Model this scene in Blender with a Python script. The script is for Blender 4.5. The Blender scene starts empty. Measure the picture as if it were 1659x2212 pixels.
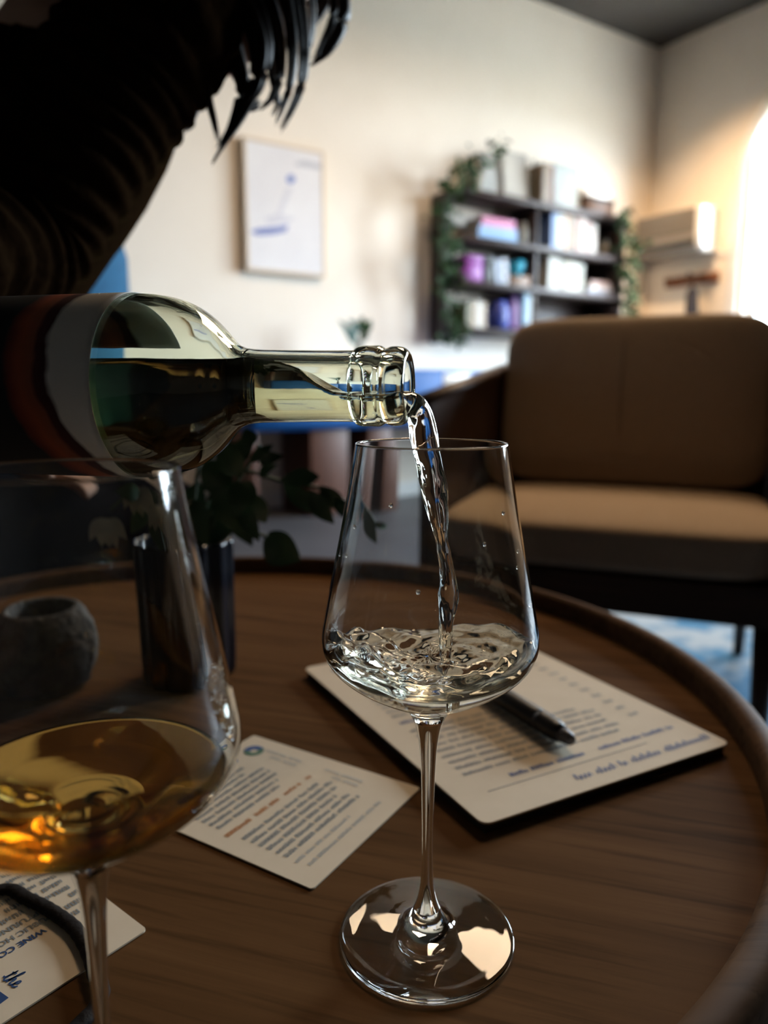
import bpy, bmesh, math, random
from mathutils import Vector, Matrix, noise

# ------------------------------------------------------------------ scene, camera, light
S = bpy.context.scene
COL = S.collection
random.seed(7)

F, PITCH, CAMZ, W, H = 1600.0, 0.164, 0.656, 1659, 2212
cp, sp = math.cos(PITCH), math.sin(PITCH)

cam_d = bpy.data.cameras.new('camera')
cam = bpy.data.objects.new('camera', cam_d)
COL.objects.link(cam)
cam.location = (0, 0, CAMZ)
cam.rotation_euler = (math.pi / 2 - PITCH, 0, 0)
cam_d.sensor_fit = 'VERTICAL'
cam_d.sensor_height = 36.0
cam_d.lens = 36.0 * F / H
cam_d.clip_start = 0.02
cam_d.dof.use_dof = True
cam_d.dof.focus_distance = 0.302
cam_d.dof.aperture_fstop = (cam_d.lens / 1000) / 0.0044
S.camera = cam

world = bpy.data.worlds.new('overcast_sky')
S.world = world
world.use_nodes = True
bg = world.node_tree.nodes['Background']
bg.inputs[0].default_value = (0.70, 0.86, 1.0, 1)
SKY = 68.0
bg.inputs[1].default_value = SKY

S.view_settings.view_transform = 'Standard'
S.view_settings.look = 'None'
S.view_settings.gamma = 1.0
S.view_settings.use_curve_mapping = False
S.view_settings.exposure = 0.0

cy = S.cycles
cy.use_denoising = True
cy.max_bounces = 24
cy.diffuse_bounces = 5
cy.glossy_bounces = 10
cy.transmission_bounces = 22
cy.transparent_max_bounces = 16
cy.sample_clamp_indirect = 12.0
cy.caustics_reflective = True
cy.caustics_refractive = True
cy.blur_glossy = 0.3

# room frame: origin at the far right corner, x along the back wall (to the right), y into the back wall
PHI = math.radians(33.3)
CORNER = Vector((2.0, 5.84, 0))
UX = Vector((math.cos(PHI), math.sin(PHI), 0))
NY = Vector((-math.sin(PHI), math.cos(PHI), 0))
ROOM = Matrix.Translation(CORNER) @ Matrix.Rotation(PHI, 4, 'Z')


def room(x, y, z=0.0):
    return CORNER + UX * x + NY * y + Vector((0, 0, z))


WINDOWS = [(-1.80, -0.79), (-3.25, -2.25)]      # extents along the right wall (y)
WZ0, WZ1 = 0.72, 2.44

for (y0, y1) in WINDOWS:                          # light portals in the openings guide the sky's daylight
    ld = bpy.data.lights.new('window_portal', 'AREA')
    ld.shape = 'RECTANGLE'
    ld.size = (y1 - y0)
    ld.size_y = WZ1 - WZ0
    ld.cycles.is_portal = True
    lo = bpy.data.objects.new('window_portal', ld)
    COL.objects.link(lo)
    m = Matrix((( -NY.x, 0, UX.x), (-NY.y, 0, UX.y), (0, 1, 0))).to_4x4()
    # area light shines along its local -Z: into the room is -UX
    lo.matrix_world = Matrix.Translation(room(0.17, (y0 + y1) / 2, (WZ0 + WZ1) / 2)) @ m

# warm ceiling spotlights: (room x, room y, aim room x, aim room y, aim z, power, cone degrees)
SPOTS = [(-0.95, -0.85, -0.15, -0.72, 0.9, 205.0, 96),
         (-3.55, -2.45, -3.83, -2.75, 0.4, 40.0, 44)]
PANEL = (-2.60, -1.87, 2.72, 0.46, 17.5)        # warm ceiling panel lamp: room x, y, z, half size, radiance
SPOT_Z = 2.96
for (x, y, tx, ty, tz, pw, cone) in SPOTS:
    ld = bpy.data.lights.new('spotlight_bulb', 'SPOT')
    ld.energy = pw
    ld.color = (1.0, 0.66, 0.36)
    ld.spot_size = math.radians(cone)
    ld.spot_blend = 1.0
    ld.shadow_soft_size = 0.035
    lo = bpy.data.objects.new('spotlight_bulb', ld)
    COL.objects.link(lo)
    p = room(x, y, SPOT_Z - 0.03)
    lo.location = p
    lo.rotation_euler = (room(tx, ty, tz) - p).to_track_quat('-Z', 'Y').to_euler()

# ------------------------------------------------------------------ pixel geometry


def ray(x, y):
    u = (x - W / 2) / F
    v = (H / 2 - y) / F
    return Vector((u, cp + v * sp, -sp + v * cp))


def onz(x, y, z):
    d = ray(x, y)
    return d * ((z - CAMZ) / d.z) + Vector((0, 0, CAMZ))


def ony(x, y, Y):
    d = ray(x, y)
    return d * (Y / d.y) + Vector((0, 0, CAMZ))


def on_back(x, y, off):
    """pixel -> (x, z) on the plane parallel to the back wall at room y = off"""
    d = ray(x, y)
    p0 = Vector((0, 0, CAMZ)) - CORNER
    t = (off - p0.dot(NY)) / d.dot(NY)
    q = p0 + d * t
    return q.dot(UX), q.z


def on_right(x, y, off):
    d = ray(x, y)
    p0 = Vector((0, 0, CAMZ)) - CORNER
    t = (off - p0.dot(UX)) / d.dot(UX)
    q = p0 + d * t
    return q.dot(NY), q.z


# ------------------------------------------------------------------ materials


def mat(name, color, rough=0.6, metal=0.0, spec=0.5, **kw):
    m = bpy.data.materials.new(name)
    m.use_nodes = True
    b = m.node_tree.nodes['Principled BSDF']
    b.inputs['Base Color'].default_value = (*color, 1)
    b.inputs['Roughness'].default_value = rough
    b.inputs['Metallic'].default_value = metal
    b.inputs['Specular IOR Level'].default_value = spec
    for k, v in kw.items():
        b.inputs[k.replace('_', ' ')].default_value = v
    return m


def noisy(name, c1, c2, scale=8.0, rough=0.7, stretch=(1, 1, 1), bump=0.0, detail=5.0, spec=0.4, bscale=None, lo=0.3, hi=0.7):
    """colour grain between two tones, with optional fine relief"""
    m = mat(name, c1, rough, spec=spec)
    nt = m.node_tree
    N, L = nt.nodes, nt.links
    b = N['Principled BSDF']
    tc = N.new('ShaderNodeTexCoord')
    mp = N.new('ShaderNodeMapping')
    mp.inputs['Scale'].default_value = stretch
    n = N.new('ShaderNodeTexNoise')
    n.inputs['Scale'].default_value = scale
    n.inputs['Detail'].default_value = detail
    r = N.new('ShaderNodeValToRGB')
    r.color_ramp.elements[0].position = lo
    r.color_ramp.elements[1].position = hi
    r.color_ramp.elements[0].color = (*c1, 1)
    r.color_ramp.elements[1].color = (*c2, 1)
    L.new(tc.outputs['Object'], mp.inputs[0])
    L.new(mp.outputs[0], n.inputs['Vector'])
    L.new(n.outputs[0], r.inputs[0])
    L.new(r.outputs[0], b.inputs['Base Color'])
    if bump:
        n2 = N.new('ShaderNodeTexNoise')
        n2.inputs['Scale'].default_value = bscale or scale
        n2.inputs['Detail'].default_value = 6
        L.new(mp.outputs[0], n2.inputs['Vector'])
        bp = N.new('ShaderNodeBump')
        bp.inputs['Strength'].default_value = bump
        bp.inputs['Distance'].default_value = 0.01
        L.new(n2.outputs[0], bp.inputs['Height'])
        L.new(bp.outputs[0], b.inputs['Normal'])
    return m


def wood(name, dark, light, scale=1.0, rough=0.45, axis=0, spec=0.4):
    """long grain along one axis"""
    m = mat(name, dark, rough, spec=spec)
    nt = m.node_tree
    N, L = nt.nodes, nt.links
    b = N['Principled BSDF']
    tc = N.new('ShaderNodeTexCoord')
    mp = N.new('ShaderNodeMapping')
    st = [26.0 * scale] * 3
    st[axis] = 1.3 * scale
    mp.inputs['Scale'].default_value = st
    mp.inputs['Rotation'].default_value = (0, 0, 0.22)
    n = N.new('ShaderNodeTexNoise')
    n.inputs['Scale'].default_value = 1.0
    n.inputs['Detail'].default_value = 8
    n.inputs['Roughness'].default_value = 0.65
    n.inputs['Distortion'].default_value = 0.6
    st2 = [170.0 * scale] * 3
    st2[axis] = 9.0 * scale
    mp2 = N.new('ShaderNodeMapping')
    mp2.inputs['Scale'].default_value = st2
    mp2.inputs['Rotation'].default_value = (0, 0, 0.22)
    n2 = N.new('ShaderNodeTexNoise')
    n2.inputs['Scale'].default_value = 1.0
    n2.inputs['Detail'].default_value = 4
    r = N.new('ShaderNodeValToRGB')
    r.color_ramp.elements[0].position = 0.30
    r.color_ramp.elements[1].position = 0.72
    r.color_ramp.elements[0].color = (*dark, 1)
    r.color_ramp.elements[1].color = (*light, 1)
    r2 = N.new('ShaderNodeValToRGB')
    r2.color_ramp.elements[0].position = 0.30
    r2.color_ramp.elements[1].position = 0.48
    r2.color_ramp.elements[0].color = (0.62, 0.62, 0.62, 1)
    r2.color_ramp.elements[1].color = (1, 1, 1, 1)
    mx = N.new('ShaderNodeMix')
    mx.data_type = 'RGBA'
    mx.blend_type = 'MULTIPLY'
    mx.inputs['Factor'].default_value = 1.0
    L.new(tc.outputs['Object'], mp.inputs[0])
    L.new(tc.outputs['Object'], mp2.inputs[0])
    L.new(mp.outputs[0], n.inputs['Vector'])
    L.new(mp2.outputs[0], n2.inputs['Vector'])
    L.new(n.outputs[0], r.inputs[0])
    L.new(n2.outputs[0], r2.inputs[0])
    L.new(r.outputs[0], mx.inputs['A'])
    L.new(r2.outputs[0], mx.inputs['B'])
    L.new(mx.outputs['Result'], b.inputs['Base Color'])
    bp = N.new('ShaderNodeBump')
    bp.inputs['Strength'].default_value = 0.15
    bp.inputs['Distance'].default_value = 0.001
    L.new(n2.outputs[0], bp.inputs['Height'])
    L.new(bp.outputs[0], b.inputs['Normal'])
    return m


def glass(name, color=(1, 1, 1), ior=1.5, rough=0.0):
    m = bpy.data.materials.new(name)
    m.use_nodes = True
    nt = m.node_tree
    nt.nodes.remove(nt.nodes['Principled BSDF'])
    g = nt.nodes.new('ShaderNodeBsdfGlass')
    g.inputs['Color'].default_value = (*color, 1)
    g.inputs['IOR'].default_value = ior
    g.inputs['Roughness'].default_value = rough
    nt.links.new(g.outputs[0], nt.nodes['Material Output'].inputs[0])
    return m


M = {}
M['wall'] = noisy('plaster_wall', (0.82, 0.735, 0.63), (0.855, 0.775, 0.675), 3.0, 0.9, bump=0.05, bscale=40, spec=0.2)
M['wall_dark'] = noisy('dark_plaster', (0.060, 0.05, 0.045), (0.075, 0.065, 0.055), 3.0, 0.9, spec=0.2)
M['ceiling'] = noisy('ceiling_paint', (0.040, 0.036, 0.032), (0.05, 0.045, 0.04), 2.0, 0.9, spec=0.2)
M['floor'] = noisy('polished_concrete', (0.038, 0.038, 0.043), (0.060, 0.060, 0.066), 2.2, 0.45, bump=0.02, bscale=30)
M['ground'] = noisy('pavement_outside', (0.62, 0.55, 0.45), (0.70, 0.62, 0.52), 2.0, 0.9)
M['white_paint'] = noisy('white_window_paint', (0.82, 0.81, 0.79), (0.86, 0.85, 0.83), 9, 0.45)
M['pane'] = bpy.data.materials.new('thin_window_glass')
M['pane'].use_nodes = True
_n = M['pane'].node_tree
_n.nodes.remove(_n.nodes['Principled BSDF'])
_t, _g, _x = _n.nodes.new('ShaderNodeBsdfTransparent'), _n.nodes.new('ShaderNodeBsdfGlossy'), _n.nodes.new('ShaderNodeMixShader')
_g.inputs['Roughness'].default_value = 0.0
_x.inputs[0].default_value = 0.06
_n.links.new(_t.outputs[0], _x.inputs[1])
_n.links.new(_g.outputs[0], _x.inputs[2])
_n.links.new(_x.outputs[0], _n.nodes['Material Output'].inputs[0])
M['table'] = wood('oak_table_wood', (0.078, 0.036, 0.0135), (0.150, 0.073, 0.029), 1.0, 0.66, spec=.01)
M['table_rim'] = wood('oak_rim_wood', (0.075, 0.040, 0.021), (0.13, 0.072, 0.037), 1.0, 0.60, spec=.025)
M['walnut'] = wood('walnut_wood', (0.035, 0.016, 0.009), (0.075, 0.034, 0.018), 0.7, 0.45)
M['redwood'] = wood('reddish_wood', (0.060, 0.019, 0.009), (0.095, 0.034, 0.016), 0.7, 0.5, axis=2)
M['peg_wood'] = wood('orange_brown_wood', (0.17, 0.06, 0.022), (0.24, 0.09, 0.036), 0.7, 0.5)
M['shelf_wood'] = wood('dark_shelf_wood', (0.022, 0.013, 0.012), (0.045, 0.028, 0.024), 0.7, 0.5)
M['cushion'] = noisy('tan_upholstery', (0.36, 0.27, 0.19), (0.43, 0.325, 0.235), 220, 0.95, bump=0.25, spec=0.15)
M['blue'] = noisy('blue_lacquer', (0.002, 0.058, 0.22), (0.003, 0.075, 0.27), 6, 0.5, spec=.25)
M['blue_fabric'] = noisy('blue_velvet', (0.001, 0.055, 0.125), (0.002, 0.075, 0.16), 60, 0.85, spec=0.2)
M['glass'] = glass('clear_glass', (0.985, 0.99, 0.985), 1.5)
M['bottle_glass'] = glass('pale_green_glass', (0.955, 0.975, 0.925), 1.5)
M['wine_gold'] = glass('golden_wine', (0.93, 0.77, 0.43), 1.34)
M['wine_pale'] = glass('pale_wine', (0.985, 0.975, 0.94), 1.34)
M['wine_bottle'] = glass('bottle_wine', (1, 1, 1), 1.34)
_n = M['wine_bottle'].node_tree
_v = _n.nodes.new('ShaderNodeVolumeAbsorption')
_v.inputs['Color'].default_value = (0.52, 0.44, 0.02, 1)
_v.inputs['Density'].default_value = 38.0
_n.links.new(_v.outputs[0], _n.nodes['Material Output'].inputs['Volume'])
M['paper'] = noisy('cream_paper', (0.69, 0.56, 0.40), (0.72, 0.59, 0.43), 60, 0.8, spec=0.2)
M['ink_grey'] = mat('grey_ink', (0.22, 0.23, 0.23), 0.7)
M['ink_blue'] = mat('blue_ink', (0.035, 0.09, 0.26), 0.7)
M['ink_navy'] = mat('navy_ink', (0.012, 0.05, 0.16), 0.7)
M['ink_green'] = mat('green_ink', (0.08, 0.17, 0.10), 0.7)
M['ink_orange'] = mat('orange_ink', (0.52, 0.20, 0.06), 0.7)
M['menu_shadow'] = mat('menu_shadow', (0.012, 0.011, 0.010), 0.6)  # black that stands for the shadow under the large menu
M['black_plastic'] = noisy('black_plastic', (0.010, 0.010, 0.011), (0.014, 0.014, 0.015), 20, 0.4)
M['black_leather'] = noisy('black_leather', (0.007, 0.005, 0.004), (0.012, 0.008, 0.006), 120, 0.7, bump=0.2, spec=.15)
M['steel'] = mat('steel', (0.5, 0.5, 0.52), 0.3, 1.0)
M['skin'] = noisy('skin', (0.42, 0.24, 0.16), (0.47, 0.28, 0.19), 30, 0.55)
M['hair'] = noisy('dark_brown_hair', (0.008, 0.005, 0.004), (0.018, 0.011, 0.008), 40, 0.50, stretch=(1, 1, .1), spec=.22)
M['trousers'] = noisy('black_denim', (0.003, 0.003, 0.004), (0.006, 0.006, 0.007), 150, 1.0, spec=0.0)
M['sweater'] = noisy('brown_knit', (0.006, 0.003, 0.0015), (0.011, 0.0055, 0.0025), 140, 1.0, bump=0.2, spec=0.0)
sb = M['sweater'].node_tree.nodes['Principled BSDF']
sb.inputs['Sheen Weight'].default_value = 0.02
sb.inputs['Sheen Tint'].default_value = (0.85, 0.50, 0.18, 1)
sb.inputs['Sheen Roughness'].default_value = 0.35
M['leaf'] = noisy('dark_green_leaf', (0.012, 0.035, 0.012), (0.03, 0.07, 0.025), 30, 0.45)
M['leaf_ivy'] = noisy('ivy_leaf', (0.007, 0.022, 0.006), (0.020, 0.048, 0.014), 25, 0.75, spec=.15)
M['leaf_teal'] = noisy('teal_green_leaf', (0.008, 0.035, 0.025), (0.016, 0.055, 0.04), 25, 0.7)
M['petal'] = noisy('cream_petal', (0.26, 0.24, 0.17), (0.32, 0.30, 0.22), 30, 0.7)
M['stem'] = mat('green_stem', (0.03, 0.05, 0.02), 0.6)
M['vase'] = noisy('smoky_blue_glass', (0.010, 0.011, 0.016), (0.016, 0.018, 0.026), 10, 0.15)
M['stone'] = noisy('rough_grey_stone', (0.022, 0.019, 0.017), (0.11, 0.097, 0.083), 90, 0.9, bump=0.7, bscale=70)
M['pot_inside'] = mat('dark_inside', (0.006, 0.006, 0.006), 0.9)
M['ac'] = mat('white_plastic', (0.80, 0.79, 0.76), 0.4)
M['ac_shaded'] = mat('shaded_plastic', (0.30, 0.265, 0.225), 0.5)  # grey holds the shade on the housing, turned away from the window
M['ac_panel_shaded'] = mat('shaded_panel_plastic', (0.15, 0.13, 0.105), 0.5)  # darker copy: shade on the front panel put into its colour
M['ac_dark'] = mat('dark_vent', (0.05, 0.05, 0.05), 0.6)
M['canvas'] = noisy('pale_canvas', (0.72, 0.70, 0.72), (0.78, 0.765, 0.775), 5, 0.8)
M['canvas_edge'] = mat('beige_frame', (0.62, 0.50, 0.37), 0.7)
M['art_blue'] = mat('soft_blue_paint', (0.17, 0.21, 0.46), 0.8)
M['art_grey'] = mat('soft_grey_paint', (0.50, 0.50, 0.54), 0.8)
M['rug'] = noisy('blue_pattern_rug', (0.008, 0.10, 0.20), (0.24, 0.27, 0.29), 7.0, 0.95, detail=3, lo=0.42, hi=0.56)
M['pages'] = mat('book_pages', (0.34, 0.30, 0.25), 0.9)


def col_mat(name, c, rough=0.6):
    if name.startswith(('cover_', 'print_', 'frame_', 'box_', 'pot_')):
        c = tuple(v ** 1.5 * .50 for v in c)
    if name not in M:
        M[name] = noisy(name, c, tuple(min(1, v * 1.12) for v in c), 12, rough)
    return M[name]


# ------------------------------------------------------------------ object helpers


def tag(o, label=None, cat=None, group=None, kind=None):
    if label:
        o['label'] = label
    if cat:
        o['category'] = cat
    if group:
        o['group'] = group
    if kind:
        o['kind'] = kind
    return o


def empty(name, loc, rz=0.0, label=None, cat=None, group=None):
    o = bpy.data.objects.new(name, None)
    o.empty_display_size = 0.02
    COL.objects.link(o)
    o.location = loc
    o.rotation_euler = (0, 0, rz)
    return tag(o, label, cat, group)


def finish(name, bm, material, parent=None, smooth=True, loc=None, rz=None, bevel=0.0, recalc=True):
    if recalc:
        bmesh.ops.recalc_face_normals(bm, faces=bm.faces)
    if bevel:
        es = [e for e in bm.edges if len(e.link_faces) == 2 and e.calc_face_angle(0) > 0.6]
        bmesh.ops.bevel(bm, geom=es, offset=bevel, segments=2, affect='EDGES', profile=0.6)
    me = bpy.data.meshes.new(name)
    bm.to_mesh(me)
    bm.free()
    mats = material if isinstance(material, (list, tuple)) else [material]
    for mm in mats:
        me.materials.append(M[mm] if isinstance(mm, str) else mm)
    if smooth:
        me.polygons.foreach_set('use_smooth', [True] * len(me.polygons))
    o = bpy.data.objects.new(name, me)
    COL.objects.link(o)
    if parent is not None:
        o.parent = parent
    if loc is not None:
        o.location = loc
    if rz is not None:
        o.rotation_euler = (0, 0, rz)
    return o


def box(bm, x0, y0, z0, x1, y1, z1):
    vs = [bm.verts.new(p) for p in ((x0, y0, z0), (x1, y0, z0), (x1, y1, z0), (x0, y1, z0),
                                    (x0, y0, z1), (x1, y0, z1), (x1, y1, z1), (x0, y1, z1))]
    for f in ((0, 3, 2, 1), (4, 5, 6, 7), (0, 1, 5, 4), (1, 2, 6, 5), (2, 3, 7, 6), (3, 0, 4, 7)):
        bm.faces.new([vs[i] for i in f])
    return vs


def boxes(*bs):
    bm = bmesh.new()
    for b in bs:
        box(bm, *b)
    return bm


def prism(bm, pts, z0, z1):
    lo = [bm.verts.new((x, y, z0)) for x, y in pts]
    hi = [bm.verts.new((x, y, z1)) for x, y in pts]
    n = len(pts)
    bm.faces.new(lo[::-1])
    bm.faces.new(hi)
    for i in range(n):
        bm.faces.new((lo[i], lo[(i + 1) % n], hi[(i + 1) % n], hi[i]))


def lathe(bm, prof, segs=64, axis='Z', close_ends=True):
    """prof: (r, t) list; revolved about Z"""
    rings = []
    for r, t in prof:
        if r < 1e-6:
            rings.append([bm.verts.new((0, 0, t))])
        else:
            rings.append([bm.verts.new((r * math.cos(2 * math.pi * k / segs), r * math.sin(2 * math.pi * k / segs), t))
                          for k in range(segs)])
    for a, b in zip(rings, rings[1:]):
        if len(a) == 1 and len(b) == 1:
            continue
        for k in range(segs):
            k2 = (k + 1) % segs
            if len(a) == 1:
                bm.faces.new((a[0], b[k2], b[k]))
            elif len(b) == 1:
                bm.faces.new((a[k], a[k2], b[0]))
            else:
                bm.faces.new((a[k], a[k2], b[k2], b[k]))
    return rings


def loft(bm, rings, cap=True, closed=True):
    vr = [[bm.verts.new(p) for p in r] for r in rings]
    n = len(vr[0])
    for a, b in zip(vr, vr[1:]):
        for k in range(n if closed else n - 1):
            k2 = (k + 1) % n
            bm.faces.new((a[k], a[k2], b[k2], b[k]))
    if cap:
        bm.faces.new(vr[0][::-1])
        bm.faces.new(vr[-1])
    return vr


def frame_of(t, ref=Vector((0, 0, 1))):
    t = t.normalized()
    if abs(t.dot(ref)) > 0.97:
        ref = Vector((1, 0, 0))
    a = t.cross(ref).normalized()
    return a, a.cross(t).normalized()


def tube(bm, path, radii, segs=10, cap=True, flat=1.0):
    path = [Vector(p) for p in path]
    if not hasattr(radii, '__len__'):
        radii = [radii] * len(path)
    rings = []
    for i, p in enumerate(path):
        t = path[min(i + 1, len(path) - 1)] - path[max(i - 1, 0)]
        a, b = frame_of(t)
        rings.append([p + (a * math.cos(2 * math.pi * k / segs) + b * math.sin(2 * math.pi * k / segs) * flat) * radii[i]
                      for k in range(segs)])
    loft(bm, rings, cap)


def smoothpath(pts, n=8):
    """Catmull-Rom through tuples of any length"""
    P = [tuple(p) for p in pts]
    P = [P[0]] + P + [P[-1]]
    out = []
    for i in range(1, len(P) - 2):
        for k in range(n):
            t = k / n
            q = []
            for a, b, c, d in zip(P[i - 1], P[i], P[i + 1], P[i + 2]):
                q.append(0.5 * (2 * b + (c - a) * t + (2 * a - 5 * b + 4 * c - d) * t * t + (3 * b - a - 3 * c + d) * t ** 3))
            out.append(tuple(q))
    out.append(P[-2])
    return out


def interp(tab, x):
    if x <= tab[0][0]:
        return tab[0][1]
    for (a, u), (b, v) in zip(tab, tab[1:]):
        if x <= b:
            return u + (v - u) * (x - a) / (b - a)
    return tab[-1][1]


def copy_tree(o, parent=None):
    c = o.copy()
    COL.objects.link(c)
    if parent is not None:
        c.parent = parent
    for ch in list(o.children):
        copy_tree(ch, c)
    return c


# ------------------------------------------------------------------ the room
CEIL = 3.09
RX0, RY0 = -7.6, -7.4                      # room extents in the room frame


def struct(name, bm, material, smooth=False, parent=None):
    o = finish(name, bm, material, parent, smooth=smooth)
    if parent is None:
        o.matrix_world = ROOM
        o['kind'] = 'structure'
    return o


struct('floor', boxes((RX0 - .2, RY0 - .2, -0.1, 0.2, 0.2, 0.0)), 'floor')
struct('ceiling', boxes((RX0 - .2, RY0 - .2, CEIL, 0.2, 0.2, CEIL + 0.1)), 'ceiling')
struct('wall_back', boxes((RX0 - .2, 0, 0, 0.2, 0.2, CEIL)), 'wall')
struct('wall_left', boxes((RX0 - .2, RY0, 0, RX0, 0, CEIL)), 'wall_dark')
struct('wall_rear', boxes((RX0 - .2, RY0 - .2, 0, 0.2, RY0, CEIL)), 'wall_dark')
bm = bmesh.new()
ys = [0.0]
for (y0, y1) in WINDOWS:
    ys += [y1, y0]
ys.append(-4.0)
for i in range(0, len(ys), 2):
    box(bm, 0, ys[i + 1], 0, 0.18, ys[i], CEIL)
for (y0, y1) in WINDOWS:
    box(bm, 0, y0, 0, 0.18, y1, WZ0)
    box(bm, 0, y0, WZ1, 0.18, y1, CEIL)
struct('wall_right', bm, 'wall')
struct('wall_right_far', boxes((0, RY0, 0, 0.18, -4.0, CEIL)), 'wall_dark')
struct('ground', boxes((0.3, -40, -0.3, 60, 40, -0.2)), 'ground')
struct('baseboard_back', boxes((RX0, -0.015, 0, 0, 0, 0.09)), 'white_paint')
struct('baseboard_right', boxes((-0.015, -4.0, 0, 0, 0, 0.09)), 'white_paint')

for i, (y0, y1) in enumerate(WINDOWS):
    f = 0.05
    ym = (y0 + y1) / 2
    w = struct('window_%d' % (i + 1), boxes((0.06, y0, WZ0, 0.11, y0 + f, WZ1), (0.06, y1 - f, WZ0, 0.11, y1, WZ1),
                                          (0.06, y0, WZ0, 0.11, y1, WZ0 + f), (0.06, y0, WZ1 - f, 0.11, y1, WZ1)), 'white_paint')
    struct('mullion', boxes((0.065, ym - .018, WZ0 + f, 0.105, ym + .018, WZ1 - f)), 'white_paint', parent=w)
    struct('transom', boxes((0.065, y0 + f, 1.80, 0.105, y1 - f, 1.836)), 'white_paint', parent=w)
    for a, b in ((y0 + f, ym - .018), (ym + .018, y1 - f)):
        for c, d in ((WZ0 + f, 1.80), (1.836, WZ1 - f)):
            struct('pane', boxes((0.083, a, c, 0.087, b, d)), 'pane', parent=w)
    struct('window_sill', boxes((-0.06, y0 - .04, WZ0 - .04, 0.06, y1 + .04, WZ0)), 'white_paint', parent=w)
    # plaster arch moulding round the window
    bm = bmesh.new()
    ro, ri, zs = 0.625, 0.545, 2.06
    arc = [(-1, 0.6), (-1, 1.2), (-1, zs)] + [(math.cos(math.pi - math.pi * k / 32), zs + math.sin(math.pi * k / 32)) for k in range(1, 32)] + [(1, zs), (1, 1.2), (1, 0.6)]
    sec = []
    for cx, cz in arc:
        if cz >= zs:
            o_ = (ym + ro * cx, zs + ro * (cz - zs)); i_ = (ym + ri * cx, zs + ri * (cz - zs))
        else:
            o_ = (ym + ro * cx, cz); i_ = (ym + ri * cx, cz)
        sec.append([(0, o_[0], o_[1]), (-0.02, o_[0], o_[1]), (-0.03, .5 * (o_[0] + i_[0]), .5 * (o_[1] + i_[1])), (-0.02, i_[0], i_[1]), (0, i_[0], i_[1])])
    loft(bm, sec, True, False)
    struct('trim_%d' % (i + 1), bm, 'white_paint', smooth=True)

for i, (x, y, tx, ty, tz, pw, cone) in enumerate(SPOTS):
    fx = empty('ceiling_spotlight', room(x, y, SPOT_Z), 0, ('black ceiling spotlight can in the corner by the window', 'black ceiling spotlight can above the lounge armchair')[i], 'spotlight')
    bm = bmesh.new()
    lathe(bm, [(0, .065), (.050, .065), (.052, .060), (.052, -.045), (.047, -.045), (.045, .045), (0, .05)], 32)
    finish('can', bm, 'black_plastic', fx)
    bm = bmesh.new()
    tube(bm, [(0, 0, .066), (0, 0, CEIL - SPOT_Z)], .012, 10)
    finish('rod', bm, 'black_plastic', fx)

plx, ply, plz, plh, plr = PANEL
pl_o = empty('panel_lamp', room(plx, ply, plz), PHI, 'square warm white panel lamp hanging under the ceiling beyond the table', 'lamp')
dm = mat('lamp_diffuser', (.9, .85, .75), .5)
dm.node_tree.nodes['Principled BSDF'].inputs['Emission Color'].default_value = (1.0, 0.72, 0.46, 1)
dm.node_tree.nodes['Principled BSDF'].inputs['Emission Strength'].default_value = plr
bm = boxes((-plh, -plh, .0, plh, plh, .012))
finish('diffuser', bm, dm, pl_o, smooth=False)
w_ = plh + .025
bm = boxes((-w_, -w_, -.006, -plh - .0005, w_, .07), (plh + .0005, -w_, -.006, w_, w_, .07), (-plh - .0005, -w_, -.006, plh + .0005, -plh - .0005, .07), (-plh - .0005, plh + .0005, -.006, plh + .0005, w_, .07), (-plh - .0005, -plh - .0005, .05, plh + .0005, plh + .0005, .07))
finish('housing', bm, 'black_plastic', pl_o, smooth=False)
for kx, ky in ((-1, -1), (1, -1), (1, 1), (-1, 1)):
    bm = bmesh.new()
    tube(bm, [(kx * plh, ky * plh, .071), (kx * plh, ky * plh, CEIL - plz)], .003, 6)
    finish('cable', bm, 'steel', pl_o)

# ------------------------------------------------------------------ round table
TZ = 0.414
TC = Vector((-0.164, 0.550, 0))
t = empty('coffee_table', TC, 0, 'round oak coffee table with raised tray rim, carrying the glasses', 'table')
bm = bmesh.new()
lathe(bm, [(0, TZ - .022), (.4155, TZ - .022), (.4155, TZ), (0, TZ)], 128)
finish('tabletop', bm, 'table', t, smooth=False, rz=-0.30)
bm = bmesh.new()
pr = [(.4150, TZ - .022), (.4152, TZ + .0130), (.4165, TZ + .0175), (.4195, TZ + .0200), (.4265, TZ + .0200), (.4305, TZ + .0178), (.4325, TZ + .0130),
      (.4325, TZ - .030), (.430, TZ - .034), (.418, TZ - .034), (.4150, TZ - .022)]
lathe(bm, pr, 160)
finish('rim', bm, 'table_rim', t)
for k in range(4):
    a = math.radians(45 + 90 * k + 8)
    bm = bmesh.new()
    tube(bm, [(math.cos(a) * .27, math.sin(a) * .27, TZ - .023), (math.cos(a) * .33, math.sin(a) * .33, 0)], [.024, .014], 16)
    finish('leg', bm, 'table_rim', t)
bm = bmesh.new()
lathe(bm, [(0, TZ - .052), (.30, TZ - .052), (.30, TZ - .0225), (0, TZ - .0225)], 48)
finish('apron', bm, 'table_rim', t, smooth=False)

# ------------------------------------------------------------------ cards and menus
Z_PAPER = TZ


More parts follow.
